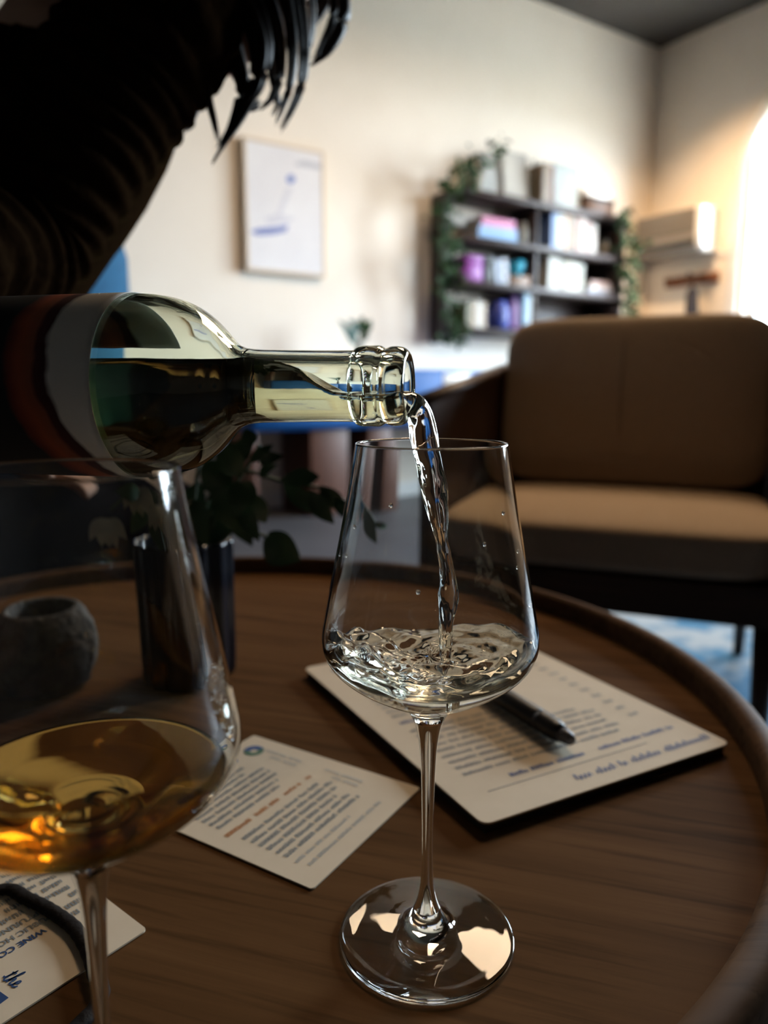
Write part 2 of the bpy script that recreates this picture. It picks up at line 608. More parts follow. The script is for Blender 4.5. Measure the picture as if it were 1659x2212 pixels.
def card(name, A, ex, ey, w, h, thick, z, label, cat, corner=0.004, group=None):
    """sheet with its first corner at A, width along ex, height along ey (unit vectors, right-handed)"""
    rz = math.atan2(ex.y, ex.x)
    o = empty(name, (A.x, A.y, z), rz, label, cat, group)
    bm = bmesh.new()
    pts = []
    for cx, cy_, a0 in ((corner, corner, 180), (w - corner, corner, 270), (w - corner, h - corner, 0), (corner, h - corner, 90)):
        for k in range(5):
            a = math.radians(a0 + 22.5 * k)
            pts.append((cx + corner * math.cos(a), cy_ + corner * math.sin(a)))
    prism(bm, pts, 0, thick)
    finish('sheet', bm, 'paper', o, smooth=False)
    return o


def dashes(lines, rng):
    """illegible small print: rows of letter-sized marks.  line = (x, y, length, letter height, direction vector)"""
    bm = bmesh.new()
    for (x, y, ln, hgt, d) in lines:
        dx, dy = d
        px, py = -dy, dx
        s = 0.0
        while s < ln:
            wl = rng.randint(3, 8)
            for _ in range(wl):
                lw = hgt * rng.uniform(.45, .75)
                hh = hgt * rng.choice((1, 1, 1, .75, .8))
                if s + lw > ln:
                    break
                b = [(x + dx * s, y + dy * s), (x + dx * (s + lw), y + dy * (s + lw)),
                     (x + dx * (s + lw) + px * hh, y + dy * (s + lw) + py * hh), (x + dx * s + px * hh, y + dy * s + py * hh)]
                # a letter: two strokes and a bar
                st = .34
                for (u0, u1, v0, v1) in ((0, st, 0, 1), (1 - st, 1, 0, 1), (st, 1 - st, rng.choice((0, .4, .75)), 0)):
                    if v1 == 0:
                        v1 = v0 + .25
                    q = []
                    for uu, vv in ((u0, v0), (u1, v0), (u1, v1), (u0, v1)):
                        q.append(bm.verts.new((x + dx * (s + lw * uu) + px * hh * vv, y + dy * (s + lw * uu) + py * hh * vv, 0)))
                    bm.faces.new(q)
                s += lw + hgt * .18
            s += hgt * .55
    return bm


def text_mesh(body, size, shear=0.0, bold=0.0):
    cu = bpy.data.curves.new('t', 'FONT')
    cu.body = body
    cu.size = size
    cu.shear = shear
    cu.offset = bold
    cu.fill_mode = 'FRONT'
    ob = bpy.data.objects.new('t', cu)
    COL.objects.link(ob)
    dg = bpy.context.evaluated_depsgraph_get()
    me = bpy.data.meshes.new_from_object(ob.evaluated_get(dg))
    bm = bmesh.new()
    bm.from_mesh(me)
    bpy.data.objects.remove(ob)
    bpy.data.curves.remove(cu)
    bpy.data.meshes.remove(me)
    return bm


def place_text(body, size, x, y, ang, parent, ink, z, name='lettering', shear=0.0, bold=0.0):
    bm = text_mesh(body, size, shear, bold)
    bmesh.ops.transform(bm, matrix=Matrix.Translation((x, y, z)) @ Matrix.Rotation(ang, 4, 'Z'), verts=bm.verts)
    return finish(name, bm, ink, parent, smooth=False, recalc=False)


def stroke_mesh(strokes, width):
    """ribbons along smoothed polylines"""
    bm = bmesh.new()
    for st in strokes:
        P = [Vector((x, y, 0)) for x, y in smoothpath(st, 7)]
        prev = None
        for i, p in enumerate(P):
            tt = (P[min(i + 1, len(P) - 1)] - P[max(i - 1, 0)]).normalized()
            nn = Vector((-tt.y, tt.x, 0)) * width * .5
            cur = (bm.verts.new(p + nn), bm.verts.new(p - nn))
            if prev:
                bm.faces.new((prev[0], prev[1], cur[1], cur[0]))
            prev = cur
    return bm


rng = random.Random(3)
# --- large menu under the pen
A = onz(652, 1452, TZ + .005); B = onz(1045, 1790, TZ + .005); Cc = onz(1578, 1612, TZ + .005)
mex = (Cc - B).normalized()
mey = Vector((-mex.y, mex.x, 0))
mw = (Cc - B).length
mh = 0.262
menu = card('menu_sheet', B, mex, mey, mw, mh, .0012, TZ + .0062, 'large cream menu sheet with blue print lying under the black pen', 'menu', .006)
bm = bmesh.new()
prism(bm, [(.002, .002), (mw - .004, .002), (mw - .004, mh - .002), (.002, mh - .002)], -.0058, -.0001)
finish('shadow_backing', bm, 'menu_shadow', menu, smooth=False)  # raises the menu; its black edge is painted shadow
zt = .0014
L = []
X0 = .020
for k in range(9):
    y = .048 + .0082 * k
    L.append((X0, y, .130 + .015 * rng.random() if k < 6 else .118 * rng.uniform(.6, .95), .0036, (1, 0)))
for k in range(10):
    y = .140 + .0082 * k
    L.append((X0, y, .118 * rng.uniform(.55, .95), .0036, (1, 0)))
bm = dashes(L, rng)
bmesh.ops.translate(bm, vec=(0, 0, zt), verts=bm.verts)
finish('small_print', bm, 'ink_grey', menu, smooth=False, recalc=False)['kind'] = 'stuff'
# price column
L = [(mw - .028, .062 + .0125 * k, .010, .0036, (1, 0)) for k in range(13)]
bm = dashes(L, rng)
bmesh.ops.translate(bm, vec=(0, 0, zt), verts=bm.verts)
finish('price_column', bm, 'ink_grey', menu, smooth=False, recalc=False)['kind'] = 'stuff'
L = [(.045, .0335, .060, .0042, (1, 0)), (.118, .0335, .070, .0042, (1, 0)), (X0, .128, .062, .0045, (1, 0))]
bm = dashes(L, rng)
bmesh.ops.translate(bm, vec=(0, 0, zt), verts=bm.verts)
finish('heading_print', bm, 'ink_blue', menu, smooth=False, recalc=False)['kind'] = 'stuff'
# script line along the foot of the menu: illegible handwriting loops
st = []
x = .078
for word in (4, 5, 2, 8, 13):
    pts = []
    for k in range(word):
        up = .0045 if rng.random() > .35 else .0075
        pts += [(x, .0115), (x + .0016, .0115 + up * .8), (x + .0026, .0117)]
        x += .0033
    st.append(pts)
    x += .0035
bm = stroke_mesh(st, .0008)
bmesh.ops.translate(bm, vec=(0, 0, zt), verts=bm.verts)
finish('script_line', bm, 'ink_blue', menu, smooth=False, recalc=False)
bm = boxes((.022, .0262, zt - .0001, mw - .05, .0267, zt))
finish('ruled_line', bm, 'ink_grey', menu, smooth=False)
place_text('MENU', .013, .018, mh - .022, 0, menu, 'ink_blue', zt, 'heading', 0, .0003) if False else None
bm = dashes([(.018, mh - .022, .05, .009, (1, 0))], rng)
bmesh.ops.translate(bm, vec=(0, 0, zt), verts=bm.verts)
finish('heading_print', bm, 'ink_blue', menu, smooth=False, recalc=False)['kind'] = 'stuff'

# --- small card, middle
A = onz(560, 1583, TZ); Cs = onz(675, 1925, TZ); D = onz(908, 1705, TZ)
# reading direction runs up along the near edge: from left-bottom to right-top in the picture
sex = (D - Cs).normalized()
sey = Vector((-sex.y, sex.x, 0))
sw, sh = (D - Cs).length, .134
scard = card('tasting_card', Cs, sex, sey, sw, sh, .0008, TZ + .0003, 'small cream card with grey lines and one orange line, between the two glasses', 'card', .002)
zt = .0010
L = []
for k in range(6):
    L.append((.013, .026 + .0058 * k, .060 + .016 * rng.random(), .0031, (1, 0)))
for k in range(7):
    L.append((.013, .074 + .0056 * k, .052 + .016 * rng.random(), .0030, (1, 0)))
bm = dashes(L, rng)
bmesh.ops.translate(bm, vec=(0, 0, zt), verts=bm.verts)
finish('small_print', bm, 'ink_grey', scard, smooth=False, recalc=False)['kind'] = 'stuff'
bm = dashes([(.010, .0645, .020, .0034, (1, 0)), (.034, .0645, .022, .0034, (1, 0)), (.060, .0645, .018, .0034, (1, 0)), (.081, .0645, .005, .0034, (1, 0))], rng)
bmesh.ops.translate(bm, vec=(0, 0, zt), verts=bm.verts)
finish('orange_line', bm, 'ink_orange', scard, smooth=False, recalc=False)['kind'] = 'stuff'
L = [(.012, .0185, .05, .0026, (1, 0)), (.014, .0115, .07, .0026, (1, 0))]
for k in range(2):
    L.append((.094 - .006 * k, .040, -.01, .0026, (0, 1)))
for k in range(2):
    L.append((.098 - .0055 * k, .034, .030 - .008 * k, .0028, (0, 1)))
    L.append((.098 - .0055 * k, .082, .034 - .010 * k, .0028, (0, 1)))
bm = dashes([l for l in L if l[2] > 0], rng)
bmesh.ops.translate(bm, vec=(0, 0, zt), verts=bm.verts)
finish('faint_print', bm, col_mat('faint_ink', (.42, .40, .36)), scard, smooth=False, recalc=False)['kind'] = 'stuff'
place_text('Lath', .014, .052, sh - .0165, 0.0, scard, 'ink_blue', zt, 'lettering', .35, .0002)
# round emblem, half green half blue
bm = bmesh.new()
c = (.092, sh - .0155)
for a0, a1 in ((130, 330),):
    pts = [(c[0] + .0068 * math.cos(math.radians(a0 + (a1 - a0) * k / 16)), c[1] + .0068 * math.sin(math.radians(a0 + (a1 - a0) * k / 16))) for k in range(17)]
    pts += [(c[0] + .0028 * math.cos(math.radians(a1 - (a1 - a0) * k / 16)), c[1] + .0028 * math.sin(math.radians(a1 - (a1 - a0) * k / 16))) for k in range(17)]
    prism(bm, pts, zt - .0001, zt)
finish('emblem_green', bm, 'ink_green', scard, smooth=False)
bm = bmesh.new()
pts = [(c[0] + .0068 * math.cos(math.radians(-28 + 150 * k / 16)), c[1] + .0068 * math.sin(math.radians(-28 + 150 * k / 16))) for k in range(17)]
pts += [(c[0] + .0018 * math.cos(math.radians(122 - 150 * k / 16)), c[1] + .0018 * math.sin(math.radians(122 - 150 * k / 16))) for k in range(17)]
prism(bm, pts, zt - .0001, zt)
finish('emblem_blue', bm, 'ink_blue', scard, smooth=False)

# --- card in the near left corner
A3 = onz(318, 2012, TZ); E1 = onz(20, 2206, TZ)
e1 = (E1 - A3).normalized()             # along the near edge, down-left
tex = e1
tey = Vector((-tex.y, tex.x, 0))          # up of the upside-down print: towards the camera
# local frame: x along -e1 so the sheet lies away from the camera
bex = -e1
bey = Vector((-bex.y, bex.x, 0))
w3, h3 = .155, .125
O3 = A3 - bex * w3
c3 = card('tasting_card', O3, bex, bey, w3, h3, .0008, TZ + .0003, 'cream card with upside-down print and blue script, under the black cord', 'card', .002)
inv = Matrix.Rotation(-math.atan2(bex.y, bex.x), 3, 'Z')


def loc3(x, y):
    v = inv @ (onz(x, y, TZ) - O3)
    return v.x, v.y


zt = .0010
lines3 = [('G WINE CO', (133, 1988)), ('PUBLIC HOUSE', (96, 1978)), ('SEEKING THE', (70, 1964))]
p0 = loc3(97, 2012)
for i, txt in enumerate(('WINE CO.', 'PUBLIC HOUSE', 'CAPTURING TASTE')):
    ox = p0[0] + (.0 if i == 0 else .006 if i == 1 else .010)
    place_text(txt, .0048, ox, p0[1] + .0066 * i + .001, math.pi, c3, 'ink_navy' if i == 0 else 'ink_grey', zt, 'lettering', 0, .00012)
L = []
for k in range(11):
    L.append((p0[0] + .022 - .0 * k, p0[1] + .0066 * (k + 3) + .001, .085 * rng.uniform(.8, 1), .0034, (-1, 0)))
for k in range(3):
    L.append((p0[0] + .026, p0[1] + .0066 * k + .001, .018 - .004 * k, .0034, (-1, 0)))
bm = dashes(L, rng)
bmesh.ops.translate(bm, vec=(0, 0, zt), verts=bm.verts)
finish('small_print', bm, 'ink_grey', c3, smooth=False, recalc=False)['kind'] = 'stuff'
# script "the"
pa, pb = loc3(6, 2122), loc3(36, 2143)
ang = math.atan2(pb[1] - pa[1], pb[0] - pa[0])
ln = math.hypot(pb[0] - pa[0], pb[1] - pa[1])
the = [[(-.30, .28), (-.05, .34), (.22, 1.25), (.04, .32), (.10, .06), (.28, .08), (.50, .42)],
       [(-.06, .92), (.15, .96), (.42, 1.0)],
       [(.50, .42), (.86, 1.35), (.80, 1.42), (.66, 1.0), (.48, .02)],
       [(.50, .20), (.74, .62), (.90, .60), (.84, .22), (.92, .03), (1.12, .10), (1.30, .32)],
       [(1.24, .30), (1.50, .48), (1.52, .66), (1.36, .66), (1.22, .34), (1.30, .05), (1.52, .05), (1.74, .26)]]
k_ = ln / 1.95
bm = stroke_mesh([[(x * k_, y * k_) for x, y in s_] for s_ in the], .16 * k_)
bmesh.ops.transform(bm, matrix=Matrix.Translation((pa[0], pa[1], zt)) @ Matrix.Rotation(ang, 4, 'Z'), verts=bm.verts)
finish('script_lettering', bm, 'ink_navy', c3, smooth=False, recalc=False)
# blue box of the emblem: only its corner is in view
q = loc3(19, 2161)
cA = math.cos(ang)
bm = bmesh.new()
bw, bh, bt = .045, .012, .0026
R_ = Matrix.Translation((q[0], q[1], 0)) @ Matrix.Rotation(ang, 4, 'Z')
for b in ((-bw, -bt, 0, 0, 0, .00012), (-bw, -bh, 0, 0, -bh + bt, .00012), (-bt, -bh + bt, 0, 0, -bt, .00012), (-bw, -bh + bt, 0, -bw + bt, -bt, .00012)):
    box(bm, b[0], b[1], zt - .0001, b[3], b[4], zt + .00003)
bmesh.ops.transform(bm, matrix=R_, verts=bm.verts)
finish('emblem_box', bm, 'ink_navy', c3, smooth=False)

# --- black cord bracelet on that card
rp = [onz(x, y, TZ) for x, y in ((0, 1934), (60, 1953), (120, 1985), (172, 2030), (206, 2110), (204, 2195))]
br = empty('cord_bracelet', (rp[2].x, rp[2].y - .04, TZ + .0011), 0, 'black cord ring lying on the card in the near left corner', 'bracelet')
loop = [(p.x, p.y) for p in rp] + [(-.135, .222), (-.168, .208), (-.205, .222), (-.226, .262), (-.215, .305)]
bo = br.location
cl = [(x - bo.x, y - bo.y) for x, y in loop]
dense = []
n_ = len(cl)
for i in range(n_):
    p0, p1, p2, p3 = cl[i - 1], cl[i], cl[(i + 1) % n_], cl[(i + 2) % n_]
    for k in range(18):
        t = k / 18
        dense.append(tuple(0.5 * (2 * b + (c - a) * t + (2 * a - 5 * b + 4 * c - d) * t * t + (3 * b - a - 3 * c + d) * t ** 3) for a, b, c, d in zip(p0, p1, p2, p3)))
bm = bmesh.new()
rings = []
m_ = len(dense)
for k in range(m_):
    x, y = dense[k]
    tx, ty = dense[(k + 1) % m_][0] - dense[k - 1][0], dense[(k + 1) % m_][1] - dense[k - 1][1]
    l_ = math.hypot(tx, ty)
    nx, ny = -ty / l_, tx / l_
    rw = 1.12 + .035 * math.sin(k * 1.3)
    rings.append([(x + nx * .0031 * rw * math.cos(2 * math.pi * j / 12), y + ny * .0031 * rw * math.cos(2 * math.pi * j / 12), .0019 + .0018 * rw * math.sin(2 * math.pi * j / 12)) for j in range(12)])
rings.append(rings[0])
loft(bm, rings, cap=False)
bmesh.ops.remove_doubles(bm, verts=bm.verts, dist=1e-6)
finish('cord', bm, 'black_leather', br)
bm = bmesh.new()
q_ = Vector((cl[7][0], cl[7][1], .0034))
tube(bm, [q_ + Vector((-.006, 0, 0)), q_ + Vector((.006, -.001, 0))], .0036, 14)
finish('clasp', bm, 'black_leather', br)

# ------------------------------------------------------------------ pen on the menu
P1 = onz(1228, 1602, TZ + .013); P0_ = onz(1066, 1500, TZ + .013)
pd = (P0_ - P1); pd.z = 0; pd.normalize()
pen = empty('pen', (P1.x, P1.y, TZ + .0076 + .0058), math.atan2(pd.y, pd.x), 'thick black pen lying across the large menu behind the glass stem', 'pen')


def xlathe(name, prof, m_, parent, segs=28):
    bm = bmesh.new()
    lathe(bm, prof, segs)
    bmesh.ops.transform(bm, matrix=Matrix.Rotation(math.pi / 2, 4, 'Y'), verts=bm.verts)
    return finish(name, bm, m_, parent)


xlathe('barrel', [(0, .030), (.0054, .030), (.0058, .033), (.0058, .118), (.0050, .124), (0, .124)], 'black_plastic', pen)
xlathe('grip', [(0, .006), (.0042, .006), (.0050, .010), (.0056, .014), (.0053, .017), (.0057, .020), (.0054, .023), (.0058, .026), (.0058, .030), (0, .030)], 'black_plastic', pen)
xlathe('tip', [(0, -.0035), (.0022, -.0035), (.0030, -.002), (.0036, .002), (.0040, .006), (0, .006)], 'steel', pen)['label'] = 'dark metal writing tip'
xlathe('button', [(0, .124), (.0032, .124), (.0032, .133), (.0026, .135), (0, .135)], 'black_plastic', pen)
pen.scale = (1, 1.32, 1.32)
M['steel_dark'] = mat('dark_steel', (0.10, 0.10, 0.11), 0.5, 0.6)
[c for c in pen.children if c.name.startswith('tip')][0].data.materials[0] = M['steel_dark']
pen.location.z += .0020
bm = boxes((.072, -.0018, .0062, .120, .0018, .0075), (.114, -.0018, .0050, .120, .0018, .0063))
finish('clip', bm, 'black_plastic', pen, bevel=.0004)

# ------------------------------------------------------------------ wine glasses
OUT = [(.0386, .0006), (.0390, .0012), (.0386, .0020), (.034, .0027), (.026, .0036), (.018, .0046), (.0128, .0058), (.0100, .0076), (.0078, .0108), (.0058, .0148),
       (.0042, .0195), (.0030, .026), (.0025, .036), (.0024, .050), (.0027, .066), (.0031, .080), (.0037, .090), (.0047, .097), (.0064, .1032), (.0095, .1082), (.0145, .1118)]
BOWL = [(.0205, .1146), (.0268, .1182), (.0330, .1222), (.0380, .1262), (.0418, .1304), (.0440, .1346), (.0449, .1390), (.0448, .1432), (.0440, .1480), (.0427, .1550),
        (.0408, .1650), (.0388, .1750), (.0370, .1840), (.0352, .1930), (.0336, .2020), (.0321, .2110), (.0309, .2185), (.0306, .2204)]


def smooth_prof(p, n=4):
    """Catmull-Rom with chord-length knots: no overshoot where spacing changes"""
    P = [Vector(q) for q in p]
    P = [P[0] * 2 - P[1]] + P + [P[-1] * 2 - P[-2]]
    out = []
    for i in range(1, len(P) - 2):
        p0, p1, p2, p3 = P[i - 1:i + 3]
        t0 = 0.0
        t1 = t0 + max((p1 - p0).length, 1e-7) ** .5
        t2 = t1 + max((p2 - p1).length, 1e-7) ** .5
        t3 = t2 + max((p3 - p2).length, 1e-7) ** .5
        for k in range(n):
            t = t1 + (t2 - t1) * k / n
            a1 = p0 * ((t1 - t) / (t1 - t0)) + p1 * ((t - t0) / (t1 - t0))
            a2 = p1 * ((t2 - t) / (t2 - t1)) + p2 * ((t - t1) / (t2 - t1))
            a3 = p2 * ((t3 - t) / (t3 - t2)) + p3 * ((t - t2) / (t3 - t2))
            b1 = a1 * ((t2 - t) / (t2 - t0)) + a2 * ((t - t0) / (t2 - t0))
            b2 = a2 * ((t3 - t) / (t3 - t1)) + a3 * ((t - t1) / (t3 - t1))
            q = b1 * ((t2 - t) / (t2 - t1)) + b2 * ((t - t1) / (t2 - t1))
            out.append((max(q.x, 0.0), q.y))
    out.append(tuple(P[-2]))
    return out


full = smooth_prof(OUT + BOWL, 5)
inner = []
TH = .0011
for i, (r, z) in enumerate(full):
    if z < .1090 or r < .004:
        continue
    j0, j1 = full[max(i - 1, 0)], full[min(i + 1, len(full) - 1)]
    tx, tz = j1[0] - j0[0], j1[1] - j0[1]
    l_ = math.hypot(tx, tz)
    th = TH if z > .12 else TH + (.12 - z) * .14
    inner.append((r - th * tz / l_, z + th * tx / l_))
inner = [p for p in inner if p[0] > .006 and p[1] <= .2204]
zi0 = min(p[1] for p in inner)
inner = [(0, zi0 - .0006), (.003, zi0 - .0005)] + inner
INTAB = sorted([(z, r) for r, z in inner if r > .002])


def glass_r_in(z):
    return interp(INTAB, z)


def make_glass(loc, label):
    o = empty('wine_glass', loc, 0, label, 'wine glass', 'stemmed wine glasses on the table')
    i1 = next(i for i, p in enumerate(full) if p[1] >= .0148)
    i2 = next(i for i, p in enumerate(full) if p[1] >= .1032)
    bm = bmesh.new()
    lathe(bm, [(0, .0010), (.012, .0008), (.030, .0004), (.0375, .0002)] + full[:i1 + 1], 128)
    finish('foot', bm, 'glass', o)
    bm = bmesh.new()
    lathe(bm, full[i1:i2 + 1], 64)
    finish('stem', bm, 'glass', o)
    bm = bmesh.new()
    rim = [(full[-1][0] - .0001, full[-1][1] + .0004), (full[-1][0] - TH * .5, full[-1][1] + .0006), (inner[-1][0] + .0001, inner[-1][1] + .0004)]
    lathe(bm, full[i2:] + rim + inner[::-1], 128)
    finish('bowl', bm, 'glass', o)
    return o


G1 = Vector((.0190, .2965, TZ + .0001))
G2 = Vector((-.0870, .2000, TZ + .0001))

make_glass(G1, 'wine glass being filled from the bottle, standing in front of the large menu')
make_glass(G2, 'wine glass holding golden wine, cut off by the left edge of the photo')
for az, z in ((12, .168), (5, .176), (-150, .190), (-120, .200), (-60, .186), (-40, .196), (160, .172), (-20, .158), (-100, .170)):
    r = glass_r_in(z) - .00035
    a = math.radians(az)
    bm = bmesh.new()
    bmesh.ops.create_uvsphere(bm, u_segments=12, v_segments=8, radius=1)
    for v in bm.verts:
        x, y, zz = v.co
        v.co = ((r + x * .0005) * math.cos(a) - y * .0008 * math.sin(a), (r + x * .0005) * math.sin(a) + y * .0008 * math.cos(a), z + zz * (.0011 if zz < 0 else .0008))
    dr = finish('wine_drop', bm, 'wine_pale', COL.objects['wine_glass'])


def liquid(name, loc, level, m_, label, wave, nr=44, ns=160, gap=-.00012):
    """wine body: top surface from wave(x, y), sides following the inside of the bowl"""
    bm = bmesh.new()
    rings = []
    edge = []
    for k in range(ns):
        a = 2 * math.pi * k / ns
        z = level
        for _ in range(4):
            r = glass_r_in(z) - gap
            z = level + wave(r * math.cos(a), r * math.sin(a))
        edge.append((glass_r_in(z) - gap, z, a))
    c = bm.verts.new((0, 0, level + wave(0, 0)))
    for i in range(1, nr + 1):
        f = i / nr
        ring = []
        for (r, z, a) in edge:
            rr_ = r * f
            x, y = rr_ * math.cos(a), rr_ * math.sin(a)
            zz = z if i == nr else level + wave(x, y)
            if i > nr - 3 and i < nr:
                zz = zz * .6 + z * .4
            ring.append(bm.verts.new((x, y, zz)))
        rings.append(ring)
    zb = zi0 + .0004
    nd = 18
    for i in range(1, nd + 1):
        f = i / nd
        ring = []
        for (r, z, a) in edge:
            zz = z + (zb - z) * (1 - (1 - f) ** 1.6)
            rr_ = max(glass_r_in(zz) - gap, .002)
            if i == nd:
                rr_ = .004
            ring.append(bm.verts.new((rr_ * math.cos(a), rr_ * math.sin(a), zz)))
        rings.append(ring)
    e = bm.verts.new((0, 0, zb))
    for k in range(ns):
        k2 = (k + 1) % ns
        bm.faces.new((c, rings[0][k], rings[0][k2]))
        bm.faces.new((e, rings[-1][k2], rings[-1][k]))
    for a_, b_ in zip(rings, rings[1:]):
        for k in range(ns):
            k2 = (k + 1) % ns
            bm.faces.new((a_[k], b_[k], b_[k2], a_[k2]))
    o = finish(name, bm, m_, None)
    o.location = loc
    tag(o, label, 'wine')
    return o


def wave_still(x, y):
    r = math.hypot(x, y)
    return .0012 * max(0, (r - .0405) / .003) ** 2 * .5


def wave_splash(x, y):
    # stream lands at (xs, ys): crater, rings and a swirl riding up the left and right walls
    xs, ys_ = .0075, -.004
    d = math.hypot(x - xs, y - ys_)
    r = math.hypot(x, y)
    a = math.atan2(y, x)
    z = .0062 * (r / .044) ** 2 * (.35 + .65 * math.cos(2 * (a - .15)))
    z += .0013 * math.cos(d * 560) * math.exp(-d * 45)
    z -= .0028 * math.exp(-(d / .007) ** 2)
    n1 = noise.noise(Vector((x * 85, y * 85, 3.1)))
    n2 = noise.noise(Vector((r * 210, math.cos(a) * 2.6, math.sin(a) * 2.6)))
    n3 = noise.noise(Vector((r * 420, math.cos(a) * 7, math.sin(a) * 7)))
    left = max(0.0, min(1.0, (.012 - x) / .03))
    amp = .55 + .9 * left
    z += amp * (.0030 * n1 + .0013 * n2 + .0005 * n3)
    # overturning crest on the left
    z += .0035 * math.exp(-(((x + .024) / .010) ** 2 + ((y + .004) / .018) ** 2))
    z -= .0025 * math.exp(-(((x + .010) / .008) ** 2 + ((y - .014) / .012) ** 2))
    return z


liquid('white_wine', G1, .1322, 'wine_pale', 'clear wine splashing in the bowl of the middle glass', wave_splash, 60, 220)
liquid('white_wine', G2, .1305, 'wine_gold', 'golden wine resting in the bowl of the left glass', wave_still)

# ------------------------------------------------------------------ bottle
TH_B = math.radians(13.0)
MOUTH = Vector((.0099, .290, .6572))
AX = Vector((math.cos(TH_B), -math.sin(TH_B), 0))          # points out of the mouth
bottle = empty('wine_bottle', MOUTH - AX * .15, 0, 'pale green glass wine bottle held level, pouring white wine', 'bottle')
bottle.matrix_world = Matrix.Translation(MOUTH) @ Matrix((( -AX.x, -AX.y * -1 * 0 + AX.y, 0), (-AX.y, -AX.x, 0), (0, 0, 1))).to_4x4()
# local x runs from the mouth back to the base
bx_ = -AX
by_ = Vector((0, 0, 1)).cross(bx_)
bottle.matrix_world = Matrix.Translation(MOUTH) @ Matrix(((bx_.x, by_.x, 0), (bx_.y, by_.y, 0), (bx_.z, by_.z, 1))).to_4x4()
LIP = [(.0098, .0006), (.0112, .0001), (.0130, .0003), (.0145, .0018), (.0152, .0042), (.0152, .0068), (.0147, .0084), (.0144, .0092), (.0147, .0100), (.0155, .0114), (.0156, .0150), (.0155, .0190),
       (.0150, .0205), (.0141, .0212)]
NECK = [(.0139, .0225), (.0140, .035), (.0143, .050), (.0147, .062), (.0153, .0670)]
SHOULD = [(.0166, .0705), (.0190, .0735), (.0224, .0768), (.0262, .0805), (.0300, .0850), (.0330, .0900), (.0353, .0960), (.0368, .1030), (.0375, .1100), (.0377, .118), (.0377, .18), (.0377, .276), (.0372, .288), (.0350, .2965), (.0310, .3000), (.026, .3000), (.014, .291), (0, .286)]
INB = [(.0095, .0012), (.0093, .006), (.0094, .018), (.0098, .035), (.0104, .055), (.0114, .067), (.0136, .0725), (.0170, .0765), (.0212, .0803), (.0256, .0850), (.0290, .0902), (.0316, .0964), (.0334, .1034), (.0343, .1110), (.0347, .12), (.0347, .18),
       (.0347, .274), (.0338, .284), (.031, .289), (.022, .286), (.010, .279), (0, .277)]
lipS, neckS, shS, inS = smooth_prof(LIP, 4), smooth_prof(NECK, 4), smooth_prof(SHOULD, 4), smooth_prof(INB, 4)
RIN = sorted((t_, r) for r, t_ in inS if t_ < .275)


def xrev(bm, prof, segs=96):
    b2 = bmesh.new()
    lathe(b2, prof, segs)
    bmesh.ops.transform(b2, matrix=Matrix.Rotation(math.pi / 2, 4, 'Y'), verts=b2.verts)
    me = bpy.data.meshes.new('tmp')
    b2.to_mesh(me)
    b2.free()
    bm.from_mesh(me)
    bpy.data.meshes.remove(me)


def nozero(p):
    return [(max(r, 0.0), t_) for r, t_ in p]


def split_in(t0, t1):
    return [p for p in inS if t0 - 1e-6 <= p[1] <= t1 + 1e-6 and p[0] > .0001]


OUTER_ALL = nozero(lipS + neckS[0:] + shS)
bm = bmesh.new()
# one shell for optics; parts are cut at rings so they share edges without inner walls
iA = len(lipS) - 1
iB = len(lipS) + len(neckS) - 1
inA = min(range(len(inS)), key=lambda i: abs(inS[i][1] - .0212))
inB_ = min(range(len(inS)), key=lambda i: abs(inS[i][1] - .067) + (0 if inS[i][0] > 0 else 9))


def glass_part(name, outer, innr, join=False):
    bm = bmesh.new()
    if join:
        xrev(bm, list(reversed(innr)) + outer)
        bmesh.ops.recalc_face_normals(bm, faces=bm.faces)
    else:
        # outer skin faces out, inner skin faces the hollow
        xrev(bm, outer)
        bmesh.ops.recalc_face_normals(bm, faces=bm.faces)
        n0 = len(bm.faces)
        xrev(bm, innr)
        bm.faces.ensure_lookup_table()
        inn = bm.faces[n0:]
        bmesh.ops.recalc_face_normals(bm, faces=inn)
    for f in bm.faces:
        c = f.calc_center_median()
        if f.index >= 0 and not join:
            break
    if not join:
        bm.normal_update()
        for want, fs in ((1, bm.faces[:n0]), (-1, bm.faces[n0:])):
            sgn = 0.0
            for f in fs:
                c = f.calc_center_median()
                sgn += f.normal.y * c.y + f.normal.z * c.z
            if sgn * want < 0:
                bmesh.ops.reverse_faces(bm, faces=fs)
    return finish(name, bm, 'bottle_glass', bottle, recalc=False)


glass_part('lip', OUTER_ALL[:iA + 1], nozero(inS[:inA + 1]), True)
glass_part('neck', OUTER_ALL[iA:iB + 1], nozero(inS[inA:inB_ + 1]))
glass_part('body', OUTER_ALL[iB:], nozero(inS[inB_:]))
# label: a paper wrap with printed bands
bm = bmesh.new()
rl = .0379
lab0, lab1 = .1135, .262
na, nt_ = 72, 40
a0, a1 = math.radians(-130), math.radians(150)
grid = []
for i in range(nt_ + 1):
    grid.append([bm.verts.new((lab0 + (lab1 - lab0) * i / nt_, rl * math.cos(a0 + (a1 - a0) * k / na) * 1.0, rl * math.sin(a0 + (a1 - a0) * k / na))) for k in range(na + 1)])
uvl = None
for i in range(nt_):
    for k in range(na):
        bm.faces.new((grid[i][k], grid[i][k + 1], grid[i + 1][k + 1], grid[i + 1][k]))
lm = mat('label_print', (.6, .58, .54), .7, spec=.25)
N, LK = lm.node_tree.nodes, lm.node_tree.links
tc = N.new('ShaderNodeTexCoord'); sx_ = N.new('ShaderNodeSeparateXYZ')
LK.new(tc.outputs['Object'], sx_.inputs[0])


def mth(op, a, b=None):
    n = N.new('ShaderNodeMath'); n.operation = op
    for i, v in enumerate((a, b)):
        if v is None:
            continue
        if isinstance(v, (int, float)):
            n.inputs[i].default_value = v
        else:
            LK.new(v, n.inputs[i])
    return n.outputs[0]


